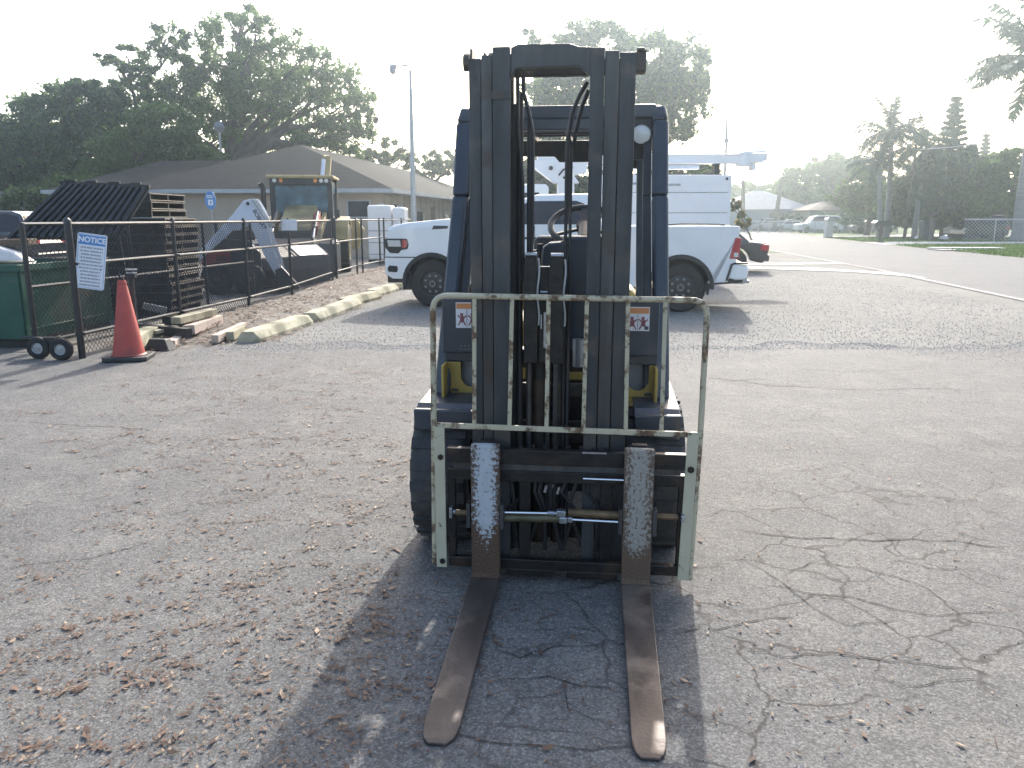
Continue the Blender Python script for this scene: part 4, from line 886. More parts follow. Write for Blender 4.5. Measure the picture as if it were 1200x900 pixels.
b = MB(); b.bx(-.15, .15, -.002, .002, -.10, .10); pp = thing('notice_card', 'small blank white card hanging on the fence in front of the yellow machine', 'sign', (-4.10, 14.92, 1.43), R(-3))
b.build('card', M['white_card'], pp)
b = MB(); b.tube([(-.10, .004, .07), (-.10, .02, .10)], .004, 6); b.tube([(.10, .004, .07), (.10, .02, .10)], .004, 6); b.build('tie', M['galv'], pp)
# gate leaf on casters
GT = thing('rolling_gate', 'black chain link gate leaf rolled back behind the fence on two small wheels', 'gate', (0, 0, 0))
ga, gb = Vector((-5.53, 9.15, 0)), Vector((-4.72, 14.7, 0)); gd = (gb-ga).normalized(); gs = [ga + gd*k for k in (0, .0, 1.95, 3.9, 5.6)]
for k in (0, 1.95, 3.9, 5.55):
    p = ga + gd*k; b = MB(); b.tube([p + Vector((0,0,.12)), p + Vector((0,0,1.50))], .022 if k else .030, 10); b.build('gate_upright', M['fence'], GT, smooth=True)
for z in (.14, .78, 1.49):
    b = MB(); b.tube([ga + Vector((0,0,z)), gb + Vector((0,0,z))], .018, 8); b.build('gate_rail', M['fence'], GT, smooth=True)
b = MB(); chainlink(b, ga[:2], gb[:2], .14, 1.49); b.build('wire_mesh', M['fence'], GT, kind='stuff', fix=False)
b = MB(); b.tube([(-5.50, 8.99, .16), (-4.98, 8.84, .16)], .015, 8); b.tube([(-5.50, 8.99, .12), (-4.98, 8.84, .12)], .010, 8); b.tube([(-5.24, 8.92, .15), (-5.45, 9.5, .16)], .018, 8); b.bx(-5.32, -5.14, 8.86, 8.96, .14, .24); b.tube([(-5.62, 9.05, .22), (-5.4, 9.03, .22)], .015, 8); b.build('caster_axle', M['fence'], GT)
for x, y in ((-5.33, 8.86), (-5.02, 8.76)): wheel(GT, (x, y, .125), .125, .07, .06, 'y', -1, small=True, name='caster_wheel', rim='galv')
# NOTICE sign
NS = thing('notice_sign', 'tilted white sign with blue NOTICE heading wired to the fence beside the cone', 'sign', AT(106.5, 306.5, 8.92), 0)
NS.rotation_euler = (R(-2), R(8.5), R(12))
sw, sh_ = .150, .305
b = MB(); b.prism([(-sw+.015, -sh_), (sw-.015, -sh_), (sw, -sh_+.015), (sw, sh_-.015), (sw-.015, sh_), (-sw+.015, sh_), (-sw, sh_-.015), (-sw, -sh_+.015)], -.002, .002)
fce = b.build('sign_panel', M['white_sign'], NS)
b = MB(); z = sh_-.02; b.bx(-sw+.015, sw-.015, -.0032, -.002, z-.105, z); b.build('blue_heading', M['blue_sign'], NS)
b = MB()
for q in ((-sw+.010, sw-.010, sh_-.014, sh_-.010), (-sw+.010, sw-.010, -sh_+.010, -sh_+.014), (-sw+.010, -sw+.014, -sh_+.014, sh_-.014), (sw-.014, sw-.010, -sh_+.014, sh_-.014)): b.bx(q[0], q[1], -.0030, -.002, q[2], q[3])
b.build('blue_border', M['blue_sign'], NS)
def text(s, size, m, parent, loc, rot=(R(90), 0, 0), bold=0, sx=1, name='lettering'):
    c = bpy.data.curves.new(name, 'FONT'); c.body = s; c.size = size; c.align_x = 'CENTER'; c.align_y = 'CENTER'; c.offset = bold; c.extrude = .0004; c.materials.append(m)
    tmp = bpy.data.objects.new(name, c); me = bpy.data.meshes.new_from_object(tmp); bpy.data.objects.remove(tmp); o = bpy.data.objects.new(name, me); COL.objects.link(o); o.parent = parent; o.location = loc; o.rotation_euler = rot; o.scale = (sx, 1, 1); return o
text('NOTICE', .082, M['white_card'], NS, (0, -.0038, sh_-.072), bold=.0028, sx=.93)
b = MB(); rr = random.Random(11)
for k in range(12):                                     # twelve lines of small print, too fine to read in the photograph
    z = sh_ - .158 - k*.0375; wd = rr.uniform(.095, .128); x = -wd
    while x < wd:
        w = rr.uniform(.010, .030); h = .0085
        xx = x
        while xx < min(x+w, wd): b.bx(xx, xx+.0042, -.0031, -.002, z-h, z+h); (rr.random() < .6) and b.bx(xx, xx+.008, -.0031, -.002, z+h-.004, z+h); xx += .0085
        x += w + .009
b.build('small_print', M['ink'], NS)

# traffic cone and the black one hidden behind it
def lathe_cone(par, m, rb, Hc):
    b = MB(); b.lathe([(rb, .04), (rb*.97, .07), (rb*.30, Hc*.93), (rb*.27, Hc*.945), (rb*.31, Hc*.955), (rb*.22, Hc), (rb*.16, Hc), (rb*.16, Hc*.9)], (0,0,0), 'z', 36); return b.build('cone_shell', m, par, smooth=True)
CN = thing('traffic_cone', 'tall faded orange cone on a black base in front of the fence post', 'traffic cone', (-4.30, 8.82, .01), R(10))
lathe_cone(CN, M['cone'], .170, .88)
b = MB(); b.prism([(-.235, -.19), (-.19, -.235), (.19, -.235), (.235, -.19), (.235, .19), (.19, .235), (-.19, .235), (-.235, .19)], 0, .045, 'z'); b.build('cone_base', M['cone_base'], CN, bevel=.01)
b = MB(); b.lathe([(.173, .044), (.185, .05), (.172, .065)], (0,0,0), 'z', 36); b.build('cone_lip', M['cone'], CN, smooth=True)
b = MB(); b.tube([(-.02, .0, .88), (-.02, .0, .955)], .012, 8); b.tube([(.0, -.03, .90), (.03, -.03, .90)], .02, 8); b.build('cone_cap_stub', M['cone_base'], CN)
CR = thing('fence_clamp', 'black roller bracket with bright top sticking up behind the orange cone', 'bracket', (-4.26, 8.99, 0))
b = MB(); b.tube([(-.02, 0, 0), (-.02, 0, .98)], .028, 10); b.bx(-.07, .04, -.03, .03, .90, .95); b.build('bracket_post', M['fence'], CR)
b = MB(); b.bx(-.06, .05, -.03, .03, .985, 1.0); b.bx(-.05, .04, -.03, .03, .95, .962); b.build('bright_plate', M['zinc'], CR)

# concrete wheel stops
def stop(label, a, c, w=.17, h=.15, m='stop'):
    a = Vector(a); c = Vector(c); L = (c-a).length; ang = math.atan2(c.y-a.y, c.x-a.x)
    b = MB(); n = 14; rr = random.Random(sum(map(ord, label)))

    prof = [(-w, 0), (-w*.98, h*.35), (-w*.55, h*.93), (-w*.45, h), (w*.45, h), (w*.55, h*.93), (w*.98, h*.35), (w, 0)]
    for i in range(n+1):
        x = L*i/n; e = .93 if i in (0, n) else 1
        for (py, pz) in prof: b.v.append((x + rr.uniform(-.004, .004), py*e + rr.uniform(-.003, .003), max(0, pz*(1 if e == 1 else .93) + (rr.uniform(-.0025, .0025) if pz else 0))))
    for i in range(n):
        for q in range(7): b.f.append((i*8+q, i*8+q+1, (i+1)*8+q+1, (i+1)*8+q)); b.m.append(0)
    b.f += [tuple(range(8)), tuple(range(n*8, n*8+8))[::-1]]; b.m += [0, 0]

    o = b.build('wheel_stop', M[m], bevel=.008); o.location = (a.x, a.y, .0); o.rotation_euler = (0, 0, ang)
    return tag(o, label, 'wheel stop', 'concrete wheel stops along the fence')
stop('nearest concrete wheel stop, next to the loose timber blocks', (-3.36, 10.05), (-3.12, 11.85))
stop('long pale wheel stop, second from the cone', (-3.08, 12.1), (-2.86, 14.4))
stop('mossy wheel stop set behind the long pale one', (-3.02, 14.3), (-2.72, 15.75))
stop('short wheel stop in front of the pickup bumper', (-2.84, 16.0), (-2.62, 17.5))
stop('farthest wheel stop, half hidden by the pickup nose', (-2.50, 17.7), (-2.2, 19.4))
# loose timber
def beam(label, uv0, uv1, w, h, m, z=.0, name='timber_beam', zz=None, D=None):
    a = Vector(G(*uv0, z)); c = Vector(G(*uv1, z)); d = c - a; b = MB(); L = d.length
    b.bx(0, L, -w/2, w/2, 0, h); o = b.build(name, M[m], bevel=.006); o.location = (a.x, a.y, z); o.rotation_euler = (R(random.uniform(-3, 3)), 0, math.atan2(d.y, d.x))
    return tag(o, label, 'timber', 'loose timber by the fence')
beam('thin square timber lying flat beside the nearest wheel stop', (252, 402), (286, 386), .09, .10, 'timberp', .02)
beam('short timber offcut tucked against the nearest wheel stop', (270, 399), (286, 390), .10, .11, 'timber', .02)
beam('light timber with dark end lying on top of the pile', (206, 380), (250, 369), .13, .09, 'timber', .22)
beam('pale end of a timber under the top one', (222, 392), (256, 379), .15, .12, 'timberp', .08)
beam('long dark timber lying crosswise next to the fence', (160, 389), (222, 396), .10, .12, 'timberd', .08)
beam('dark timber under the topmost light one', (196, 381), (222, 383), .16, .13, 'timberd', .10)
beam('thin pale board between dark timbers', (178, 392), (206, 386), .12, .05, 'timber', .12)
beam('stubby pinkish wood block at the front of the pile', (200, 407), (212, 399), .11, .08, 'timberp', .02)
beam('greenish thick timber leaning behind the cone', (148, 412), (184, 394), .22, .16, 'stop', .03)
b = MB(); b.add([(-.17,-.1,0),(.17,-.1,0),(.17,.1,0),(-.17,.1,0),(-.10,-.06,.14),(.10,-.06,.14),(.10,.06,.14),(-.10,.06,.14)], [(0,3,2,1),(4,5,6,7),(0,1,5,4),(1,2,6,5),(2,3,7,6),(3,0,4,7)])
o = b.build('rubber_block', M['cone_base'], bevel=.01); x, y, _ = G(186, 411); o.location = (x, y + .05, 0); o.rotation_euler = (0, 0, R(-8)); tag(o, 'black trapezoid rubber block right of the cone', 'block')

# dumpster and what is in it
DP = thing('dumpster', 'dark green steel dumpster left of the cone behind the fence', 'dumpster', (-5.86, 9.50, 0), R(-4))
b = MB(); L, Wp, Hh = 2.1, 1.9, 1.0
for q in ((-L, 0, 0, .05, .12, Hh), (-L, 0, Wp-.05, Wp, .12, Hh), (-.05, 0, .05, Wp-.05, .12, Hh), (-L, -L+.05, .05, Wp-.05, .12, Hh), (-L+.05, -.05, .05, Wp-.05, .12, .18)): b.bx(*q)
b.build('bin_body', M['dump'], DP, bevel=.01)
b = MB(); b.bx(-L-.02, .03, -.03, .0, Hh-.07, Hh+.015); b.bx(.0, .035, .0, Wp, Hh-.07, Hh+.015); b.bx(.0, .022, .02, Wp, .22, .245); b.bx(.0, .022, .02, .08, .12, Hh-.07); b.build('bin_rim', M['dump'], DP, bevel=.006)
b = MB(); b.bx(-L, .0, .1, Wp-.1, .0, .12); b.build('bin_skid', M['black'], DP)
b = MB(); b.bx(-1.7, .06, .0, .16, Hh+.03, Hh+.05); o = b.build('loose_board', M['timber']); o.location = (-5.86, 9.62, 0); tag(o, 'thin bright board lying along the dumpster rim', 'board')
b = MB(); b.bx(0, 1.3, 0, .25, 0, .08); o = b.build('brown_board', M['roofbrown'], bevel=.01); o.location = (-7.3, 9.9, 1.19); o.rotation_euler = (0, R(-1.5), R(6)); tag(o, 'brown board sticking out over the dumpster at the left edge', 'board')
b = MB(); b.add([(0,0,0),(.62,0,-.05),(.55,.3,.0),(.0,.3,.1),(-.05,.05,.27),(.40,.05,.13),(.35,.3,.12),(-.05,.3,.25)], [(0,3,2,1),(4,5,6,7),(0,1,5,4),(1,2,6,5),(2,3,7,6),(3,0,4,7)])
o = b.build('white_sack', M['stone'], bevel=.04, seg=3); o.location = (-6.45, 9.75, 1.02); tag(o, 'bright white sack piled in the dumpster at the left edge', 'sack')
b = MB(); b.bx(-.1, .5, 0, .3, 0, .12); o = b.build('red_bag', M['skidred'], bevel=.03, seg=3); o.location = (-6.95, 9.8, 1.0); tag(o, 'red bundle beside the white sack in the dumpster', 'bundle')
# ribbed panel leaning above the dumpster
RP = thing('ribbed_panel', 'large black ribbed plastic panel leaning above the dumpster', 'panel', (0, 0, 0))
p0, p1, p2, p3 = Vector((-7.0, 11.2, 1.28)), Vector((-5.52, 11.35, 1.28)), Vector((-5.30, 11.95, 1.98)), Vector((-6.45, 11.8, 2.03))
nrm = (p1-p0).cross(p3-p0).normalized(); 
b = MB(); b.add([p0, p1, p2, p3] + [p + nrm*-.04 for p in (p0, p1, p2, p3)], [(0,1,2,3),(7,6,5,4),(0,4,5,1),(1,5,6,2),(2,6,7,3),(3,7,4,0)]); b.build('panel_sheet', M['ribbed'], RP)
for i in range(14):
    t = (i+.5)/14; b = MB(); b.bar(p0.lerp(p1, t) + nrm*.02, p3.lerp(p2, t) + nrm*.02, .045, .05, nrm); b.build('panel_rib', M['ribbed'], RP, bevel=.004)
b = MB(); b.bar(p3 + Vector((-.05,0,.02)), p2 + Vector((.02,0,.02)), .07, .05)
for t in (.08, .33, .60, .85): q = p3.lerp(p2, t); b.box(q + Vector((0,0,.055)), (.16, .06, .03))
b.build('panel_edge', M['palletb'], RP, bevel=.006)
for a, c in ((p0, (-7.0, 11.4, 0)), (p1, (-5.52, 11.6, 0)), (p3, (-6.45, 12.1, 0))):
    b = MB(); b.bar(a, c, .04, .04, (0,1,0)); b.build('panel_prop', M['fence'], RP)
# pallets
PLw, PLd = 1.05, 1.30
pr = thing('pallet', 'x', 'pallet', (0,0,0), 0, 'black pallets stacked behind the fence')
for y in np.linspace(.05, PLd-.05, 9):
    b = MB(); b.bx(-PLw, 0, y-.055, y+.055, .098, .118); b.build('deck_board', M['palletb'], pr)
for y in (.06, PLd/2, PLd-.06):
    b = MB(); b.bx(-PLw, 0, y-.055, y+.055, 0, .018); b.build('bottom_board', M['palletb'], pr)
for y in (.03, PLd/2, PLd-.03):
    b = MB(); b.bx(-PLw, -.003, y-.02, y+.02, .018, .098); b.build('stringer', M['palletb'], pr)
b = MB(); b.bx(-.002, .004, .0, PLd, .100, .116); b.bx(-.002, .004, .0, PLd, .002, .016); b.build('lit_end_edge', M['palletend'], pr)  # pale strips paint the light falling on the deck ends
NP = 15; first = True
names = ['bottom', 'second from bottom', 'third from bottom', 'fourth from bottom', 'fifth from bottom', 'sixth from bottom', 'seventh from bottom', 'middle', 'seventh from top', 'sixth from top', 'fifth from top', 'fourth from top', 'third from top', 'second from top', 'top']
for i in range(NP):
    rr = random.Random(i*7+1); dx = -.18 + rr.uniform(-.02, .02) if i > 11 else rr.uniform(-.035, .035)
    loc = (-5.40 + dx, 12.62 + rr.uniform(-.03, .03) - (.0), .02 + i*.1285); lab = f'black pallet, {names[i]} of the stack behind the fence' if i != 7 else 'black pallet halfway up the stack behind the fence'
    if i == 0: pr.location = loc; pr.rotation_euler = (0, 0, R(rr.uniform(-1.5, 1.5))); pr['label'] = lab
    else: dup(pr, loc, R(rr.uniform(-1.5, 1.5)), lab)
for j, (x, y) in enumerate(((-6.62, 12.75), (-6.62, 12.75), (-6.62, 12.75), (-6.62, 12.75))):
    pass
b = MB(); b.bx(0, .34, 0, .06, 0, .10); o = b.build('metal_box', M['galv'], bevel=.01); o.location = (-5.55, 11.9, .22); o.rotation_euler = (0, R(14), R(10)); tag(o, 'small dark metal channel on the ground in front of the pallets', 'scrap')
for k in range(3):
    o = dup(pr, (-6.55, 12.4 + k*.02, .02 + k*.1285), R(2), f'black pallet low beside the tall stack, {["bottom","middle","top"][k]} of three')

# ================================================================ SKID STEER behind the fence
SK = thing('skid_steer_loader', 'white and red compact skid steer with raised white lift arm behind the fence', 'loader', (-5.75, 16.6, 0), R(17))
b = MB(); P = [(.28, 1.90), (.40, 1.93), (.50, 1.92), (.62, 1.70), (1.00, .20), (.92, .16), (.66, .70), (.38, 1.40), (.10, 1.36), (-.62, .72), (-.72, .80), (.05, 1.62)]
b.prism([(x, z) for x, z in P], -.10, -.02); b.build('lift_arm', M['skidwhite'], SK, bevel=.012)
b = MB(); b.prism([(x+.10, z) for x, z in P], .95, 1.03); b.build('lift_arm', M['skidwhite'], SK, bevel=.012)
b = MB(); b.prism([(.44, 1.94), (.56, 1.93), (.84, 1.38), (.76, 1.36)], -.16, .0); b.build('arm_cylinder', M['zinc'], SK, bevel=.01)
text('BOBCAT', .11, M['ink'], SK, (.565, -.103, 1.52), (R(90), R(64), 0), bold=.003)
b = MB(); b.tube([(.36, -.12, 1.84), (.36, -.09, 1.84)], .035, 12); b.build('pivot_pin', M['black'], SK)
b = MB(); b.prism([(-.62, .28), (.55, .28), (.55, .85), (.30, 1.10), (-.20, 1.15), (-.62, .80)], .05, .90); b.build('machine_body', M['black'], SK, bevel=.03)
b = MB(); b.prism([(-.60, .62), (-.05, .62), (-.05, .92), (-.45, .92), (-.60, .80)], .02, .05); b.build('red_side_panel', M['skidred'], SK, bevel=.01)
b = MB(); b.bx(-.35, .35, .02, .05, .55, .80); b.build('side_panel', M['black'], SK, bevel=.01)
b = MB(); b.bx(-.1, .45, .1, .85, 1.1, 1.30); b.tube([(-.3, .2, 1.1), (-.32, .2, 1.45), (-.15, .2, 1.48)], .02, 8); b.tube([(-.3, .7, 1.1), (-.32, .7, 1.45)], .02, 8); b.build('control_tower', M['black'], SK, bevel=.02)
for x in (-.34, .28):
    for yy, s in ((-.0, -1), (.95, 1)): wheel(SK, (x, yy, .32), .32, .24, .17, 'y', s, tread=16, lugs=6, rim='rim')
b = MB(); b.prism([(.80, .10), (1.25, .08), (1.30, .12), (.95, .55), (.82, .5)], -.2, 1.1); b.build('attachment', M['black'], SK, bevel=.01)

# ================================================================ BACKHOE LOADER
BH = thing('backhoe_loader', 'yellow backhoe loader with glazed cab and wide black front bucket behind the fence', 'backhoe', (-5.95, 23.6, 0), R(7))
# local: -y is its front
def bb(name, m, *a, bevel=.02, par=None): return bxp(name, M[m], par or BH, *a, bevel=bevel)
b = MB(); P = [(-2.7, 1.22), (-2.62, 1.34), (-1.0, 1.90), (-.95, 1.90), (-.95, 1.0), (-2.7, 1.0)]
b.prism([(y, z) for y, z in P], -.42, .42, 'x'); b.build('engine_hood', M['cat'], BH, bevel=.05, seg=3)
bb('front_grille', 'black', -.44, .44, -2.74, -2.2, .70, 1.24); bb('chassis', 'black', -.40, .40, -2.5, 1.2, .50, 1.0)
for k in range(6): bb('grille_slat', 'trim', -.40, .40, -2.755, -2.74, .76+k*.075, .80+k*.075, bevel=0)
# cab
for x in (-.82, .74):
    for y in (-.95, .55): bb('cab_post', 'black', x-.03, x+.10, y, y+.11, .95, 2.62)
bb('cab_roof', 'cat', -.92, .90, -1.05, .75, 2.62, 2.71, bevel=.03)
bb('cab_visor', 'black', -.84, .83, -.99, -.93, 2.44, 2.62)
b = MB(); b.add([(-.74, -.93, 1.30), (.74, -.93, 1.30), (.74, -.90, 2.44), (-.74, -.90, 2.44)], [(0,1,2,3)]); b.build('front_window', M['glassb'], BH)
for x in (-.80, .80):
    b = MB(); b.add([(x, -.86, 1.30), (x, .55, 1.30), (x, .55, 2.55), (x, -.86, 2.55)], [(0,1,2,3)]); b.build('side_window', M['glassb'], BH)
b = MB(); b.add([(-.74, .60, 1.30), (.74, .60, 1.30), (.74, .60, 2.55), (-.74, .60, 2.55)], [(0,1,2,3)]); b.build('rear_window', M['glassb'], BH)
bb('cab_base', 'black', -.80, .80, -.93, .6, .9, 1.32); bb('seat', 'seat', -.25, .25, -.2, .2, 1.3, 2.1)
for x, m in ((-.70, 'lens'), (-.52, 'amber'), (.40, 'amber'), (.56, 'lens'), (.70, 'lens')):
    b = MB(); b.tube([(x, -1.02, 2.56), (x, -1.0, 2.56)], .055, 12); b.build('work_lamp', M[m], BH)
b = MB(); b.tube([(-.98, -1.2, 1.3), (-.98, -1.2, 2.35), (-1.05, -1.25, 2.48)], .07, 10); b.build('exhaust_stack', M['black'], BH, smooth=True)
b = MB(); b.bx(.88, .95, -.98, -.94, 1.5, 2.2); b.tube([(.84, -.95, 1.45), (.98, -.95, 1.5)], .02, 6); b.bx(.92, 1.02, -.99, -.95, 1.55, 1.78); b.build('side_mirror', M['black'], BH)
for s in (-1, 1):
    b = MB(); y0 = .0; P = [(y0 - .78, .95), (y0 - .70, 1.30), (y0 - .45, 1.52), (y0, 1.60), (y0 + .45, 1.52), (y0 + .68, 1.25), (y0+.60, 1.22), (y0+.40, 1.42), (y0, 1.50), (y0-.42, 1.43), (y0-.62, 1.24), (y0-.68, .95)]
    b.prism(P, s*.80, s*1.22, 'x'); b.build('rear_fender', M['cat'], BH, bevel=.02)
    wheel(BH, (s*1.0, .0, .70), .70, .42, .36, 'x', s, tread=20, rim='cat', lugs=8)
    wheel(BH, (s*.82, -2.1, .42), .42, .28, .22, 'x', s, tread=18, rim='cat', lugs=6)
    # loader arms, rams
    b = MB(); b.bar((s*.62, -1.0, 1.62), (s*.62, -2.4, 1.18), .12, .20); b.bar((s*.62, -2.35, 1.22), (s*.62, -3.25, .62), .12, .18); b.build('loader_arm', M['cat'], BH, bevel=.02)
    b = MB(); b.tube([(s*.50, -1.2, .95), (s*.50, -2.3, 1.0)], .045, 10); b.tube([(s*.52, -1.9, 1.70), (s*.52, -2.7, 1.30)], .05, 10); b.build('ram_barrel', M['black'], BH, smooth=True)
    b = MB(); b.tube([(s*.52, -2.7, 1.30), (s*.52, -3.3, .95)], .028, 10); b.build('ram_rod', M['chrome'], BH, smooth=True)
b = MB(); b.bar((.50, -1.6, 1.62), (.50, -2.5, 1.22), .16, .26); b.build('red_arm_guard', M['skidred'], BH, bevel=.02)
b = MB(); P = [(-3.35, .95), (-3.30, 1.02), (-3.62, 1.02), (-4.02, .90), (-4.40, .30), (-4.42, .20), (-4.36, .16), (-3.6, .13), (-3.35, .25), (-3.22, .58)]
b.prism(P, -1.12, 1.12, 'x'); bk = b.build('loader_bucket', M['bucket'], BH, bevel=.03, seg=3)
bk.location = (.0, .55, .02)
b = MB(); b.bx(-.06, .04, -4.50, -3.15, .12, .16); b.bx(-1.16, 1.16, -4.50, -4.38, .14, .18); b.bx(-1.16, -1.12, -4.3, -3.3, .18, .9); b.bx(1.12, 1.16, -4.3, -3.3, .18, .9); b.bx(-.62,-.56,-4.1,-3.25,.9,1.06); b.bx(.52,.58,-4.1,-3.25,.9,1.06); b.build('bucket_rib', M['bucket'], bk, bevel=.004)
b = MB(); b.add([(.15, -3.42, 1.026), (1.08, -3.42, 1.026), (1.08, -3.66, 1.015), (1.05, -4.03, .905), (.15, -4.03, .905), (.15, -3.66, 1.015)], [(0,1,2,5),(5,2,3,4)]); b.v = []; b.f = []; b.m = []
# boom folded behind
b = MB(); b.bar((.30, 1.2, .9), (.50, 2.1, 3.40), .15, .30, (0,1,0)); b.build('backhoe_boom', M['cat'], BH, bevel=.02)
b = MB(); b.bar((.42, 2.1, 3.45), (.30, 2.6, 1.4), .16, .25, (0,1,0)); b.build('dipper_arm', M['cat'], BH, bevel=.02)
b = MB(); b.tube([(.30, 1.1, 2.2), (.38, 1.7, 3.3)], .06, 10); b.build('boom_ram', M['skidwhite'], BH, smooth=True)
b = MB(); b.bx(-.6, .8, 1.0, 1.3, .5, 1.0); b.bar((1.0, 1.25, .3), (1.3, 1.3, 1.5), .12, .12); b.bar((-1.0, 1.25, .3), (-1.3, 1.3, 1.5), .12, .12); b.build('stabiliser', M['cat'], BH, bevel=.02)
b = MB(); b.prism([(.9, .6), (1.35, .6), (1.55, 1.2), (1.3, 1.55), (1.0, 1.4)], 1.5, 1.7); b.build('backhoe_bucket', M['cat'], BH, bevel=.02)

LB = thing('loader_bucket', 'big dark rounded loader bucket with a painted sun reflection on top lying just behind the fence', 'bucket', (-5.62, 17.75, 0), math.atan2(1.75, 1.15))
b = MB(); P = [(.0, .08), (.04, .02), (.95, .0), (1.0, .10), (.97, .50), (.80, .82), (.58, .93), (.38, .90), (.02, .68), (-.04, .40)]
b.prism([(y-.1, z) for y, z in P], .0, 2.05, 'x'); b.build('bucket_shell', M['bucket'], LB, bevel=.05, seg=4)
b = MB(); b.add([(1.15, -.075, .685), (2.00, -.075, .685), (2.00, .275, .90), (1.15, .275, .90)], [(0,1,2,3)]); b.v = [(x, y-.010, z+.016) for x, y, z in b.v]; b.build('sun_reflection_patch', M['zinc'], LB)  # bright sheet stands in for the sun's reflection on the bucket
for x in (-.02, 1.02, 2.04):
    b = MB(); b.prism([(y*1.02-.1, z*1.02) for y, z in P], x, x+.03, 'x'); b.build('side_plate' if x != 1.02 else 'bucket_rib', M['bucket'], LB, bevel=.004)
b = MB(); b.bx(-.02, 2.07, -.20, -.10, .02, .06); b.build('cutting_edge', M['mast_worn'], LB, bevel=.004)

# ================================================================ BEIGE BUILDING (local x along its front, y away)
BL = thing('beige_building', 'long low beige building with dark shingle hip roof behind the yellow machine', 'building', (-4.9, 32.0, 0), -R(6.3))
def roof_uv(me):
    uv = me.uv_layers.new(name='UVMap')
    for p in me.polygons:
        n = p.normal; h = Vector((-n.y, n.x, 0)); h = h.normalized() if h.length > 1e-4 else Vector((1,0,0)); s = n.cross(h)
        for li in p.loop_indices:
            co = me.vertices[me.loops[li].vertex_index].co; uv.data[li].uv = (co.dot(h), co.dot(s))
def roof(parent, vs, fs, m, th=.10, name='roof'):
    b = MB(); b.add(vs, fs); n = len(vs); lo = [(x, y, z - th) for x, y, z in vs]; b.add(lo, [f[::-1] for f in fs])
    ed = {}
    for f in fs:
        for i in range(len(f)): ed[(f[i], f[(i+1) % len(f)])] = 1
    for (i, j) in ed:
        if (j, i) not in ed: b.f.append((i, j, j+n, i+n)); b.m.append(0)
    o = b.build(name, m, parent, fix=True); roof_uv(o.data); return o
# the main block: x -11.2..0, y 0..34 ; the left wing: x -22..-11.2, y .0..9
b = MB(); b.bx(-10.9, -.3, .3, 34, 0, 2.62); b.build('wall', M['wall'], BL)
b = MB(); b.bx(-13.6, -10.9, .35, 9.2, 0, 2.62); b.build('wall', M['wall'], BL)
roof(BL, [(-11.4, -.3, 2.66), (.3, -.3, 2.66), (.3, 34.5, 2.66), (-11.4, 34.5, 2.66), (-5.5, 5.6, 4.85), (-5.5, 29, 4.85)], [(0,1,4), (1,2,5,4), (2,3,5), (3,0,4,5)], M['shingle'])
roof(BL, [(-14.3, -.28, 2.64), (-9.6, -.28, 2.64), (-9.6, 9.8, 2.64), (-14.3, 9.8, 2.64), (-11.9, 4.8, 4.12), (-6.3, 4.8, 4.12)], [(0,1,5,4), (2,3,4,5), (3,0,4), (1,2,5)], M['shingle'])
bxp('fascia', M['fascia'], BL, -14.3, -9.0, -.33, -.30, 2.52, 2.66, bevel=0); bxp('fascia', M['fascia'], BL, -9.0, .33, -.345, -.315, 2.52, 2.67, bevel=0)
bxp('fascia', M['fascia'], BL, .315, .345, -.31, 34.5, 2.52, 2.67, bevel=0)
bxp('soffit', M['fascia'], BL, -14.2, .29, -.29, .3, 2.50, 2.52, bevel=0); bxp('soffit', M['fascia'], BL, -.3, .30, .3, 34.4, 2.50, 2.52, bevel=0)
bxp('pale_wall_panel', M['walllight'], BL, -11.7, -8.7, .27, .30, .2, 2.5, bevel=0)
def window(parent, x0, x1, y, z0, z1, side=None):
    if side is None:
        f = bxp('window', M['fascia'], parent, x0, x1, y-.05, y, z0, z1, bevel=0); bxp('pane', M['glass'], f, x0+.05, x1-.05, y-.056, y-.05, z0+.05, z1-.05, bevel=0)
    else:
        f = bxp('window', M['fascia'], parent, y, y+.05, x0, x1, z0, z1, bevel=0); bxp('pane', M['glass'], f, y+.05, y+.056, x0+.05, x1-.05, z0+.05, z1-.05, bevel=0)
window(BL, -1.7, -.75, .3, 1.55, 2.25); pass
for y0, y1 in ((1.6, 2.5), (9.5, 10.6), (16, 17.5)): d = bxp('door', M['trim'], BL, -.30, -.26, y0, y1, .05, 2.1, bevel=0)
for k in range(30):
    y = .6 + k*1.1; bxp('siding_batten', M['wall2'], BL, -.30, -.275, y, y+.10, .02, 2.5, bevel=0)
for y0 in (6.2, 13, 20.5): window(BL, y0, y0+1.3, -.3, 1.0, 1.9, side=1)
# white tanks
for lab, x, w_, h_ in (('white square tank behind the fence, nearer the yellow machine', -4.98, .82, 1.98), ('white square tank standing right of its larger twin', -4.12, .42, 1.90)):
    t = thing('storage_tank', lab, 'tank', (x, 28.0, 0), 0, 'white tanks behind the fence')
    b = MB(); b.bx(0, w_, 0, 1.0, .12, h_); b.build('tank_shell', M['utilwhite'], t, bevel=.07, seg=3)
    b = MB(); b.bx(-.02, w_+.02, -.02, 1.02, 0, .12); b.build('tank_pallet', M['palletb'], t)
    b = MB()
    for k in range(4): b.bx(-.015, w_+.015, -.02, -.005, .3+k*.4, .33+k*.4)
    b.tube([(w_/2, .5, h_), (w_/2, .5, h_+.06)], .10, 12); b.build('tank_rib', M['fascia'], t)

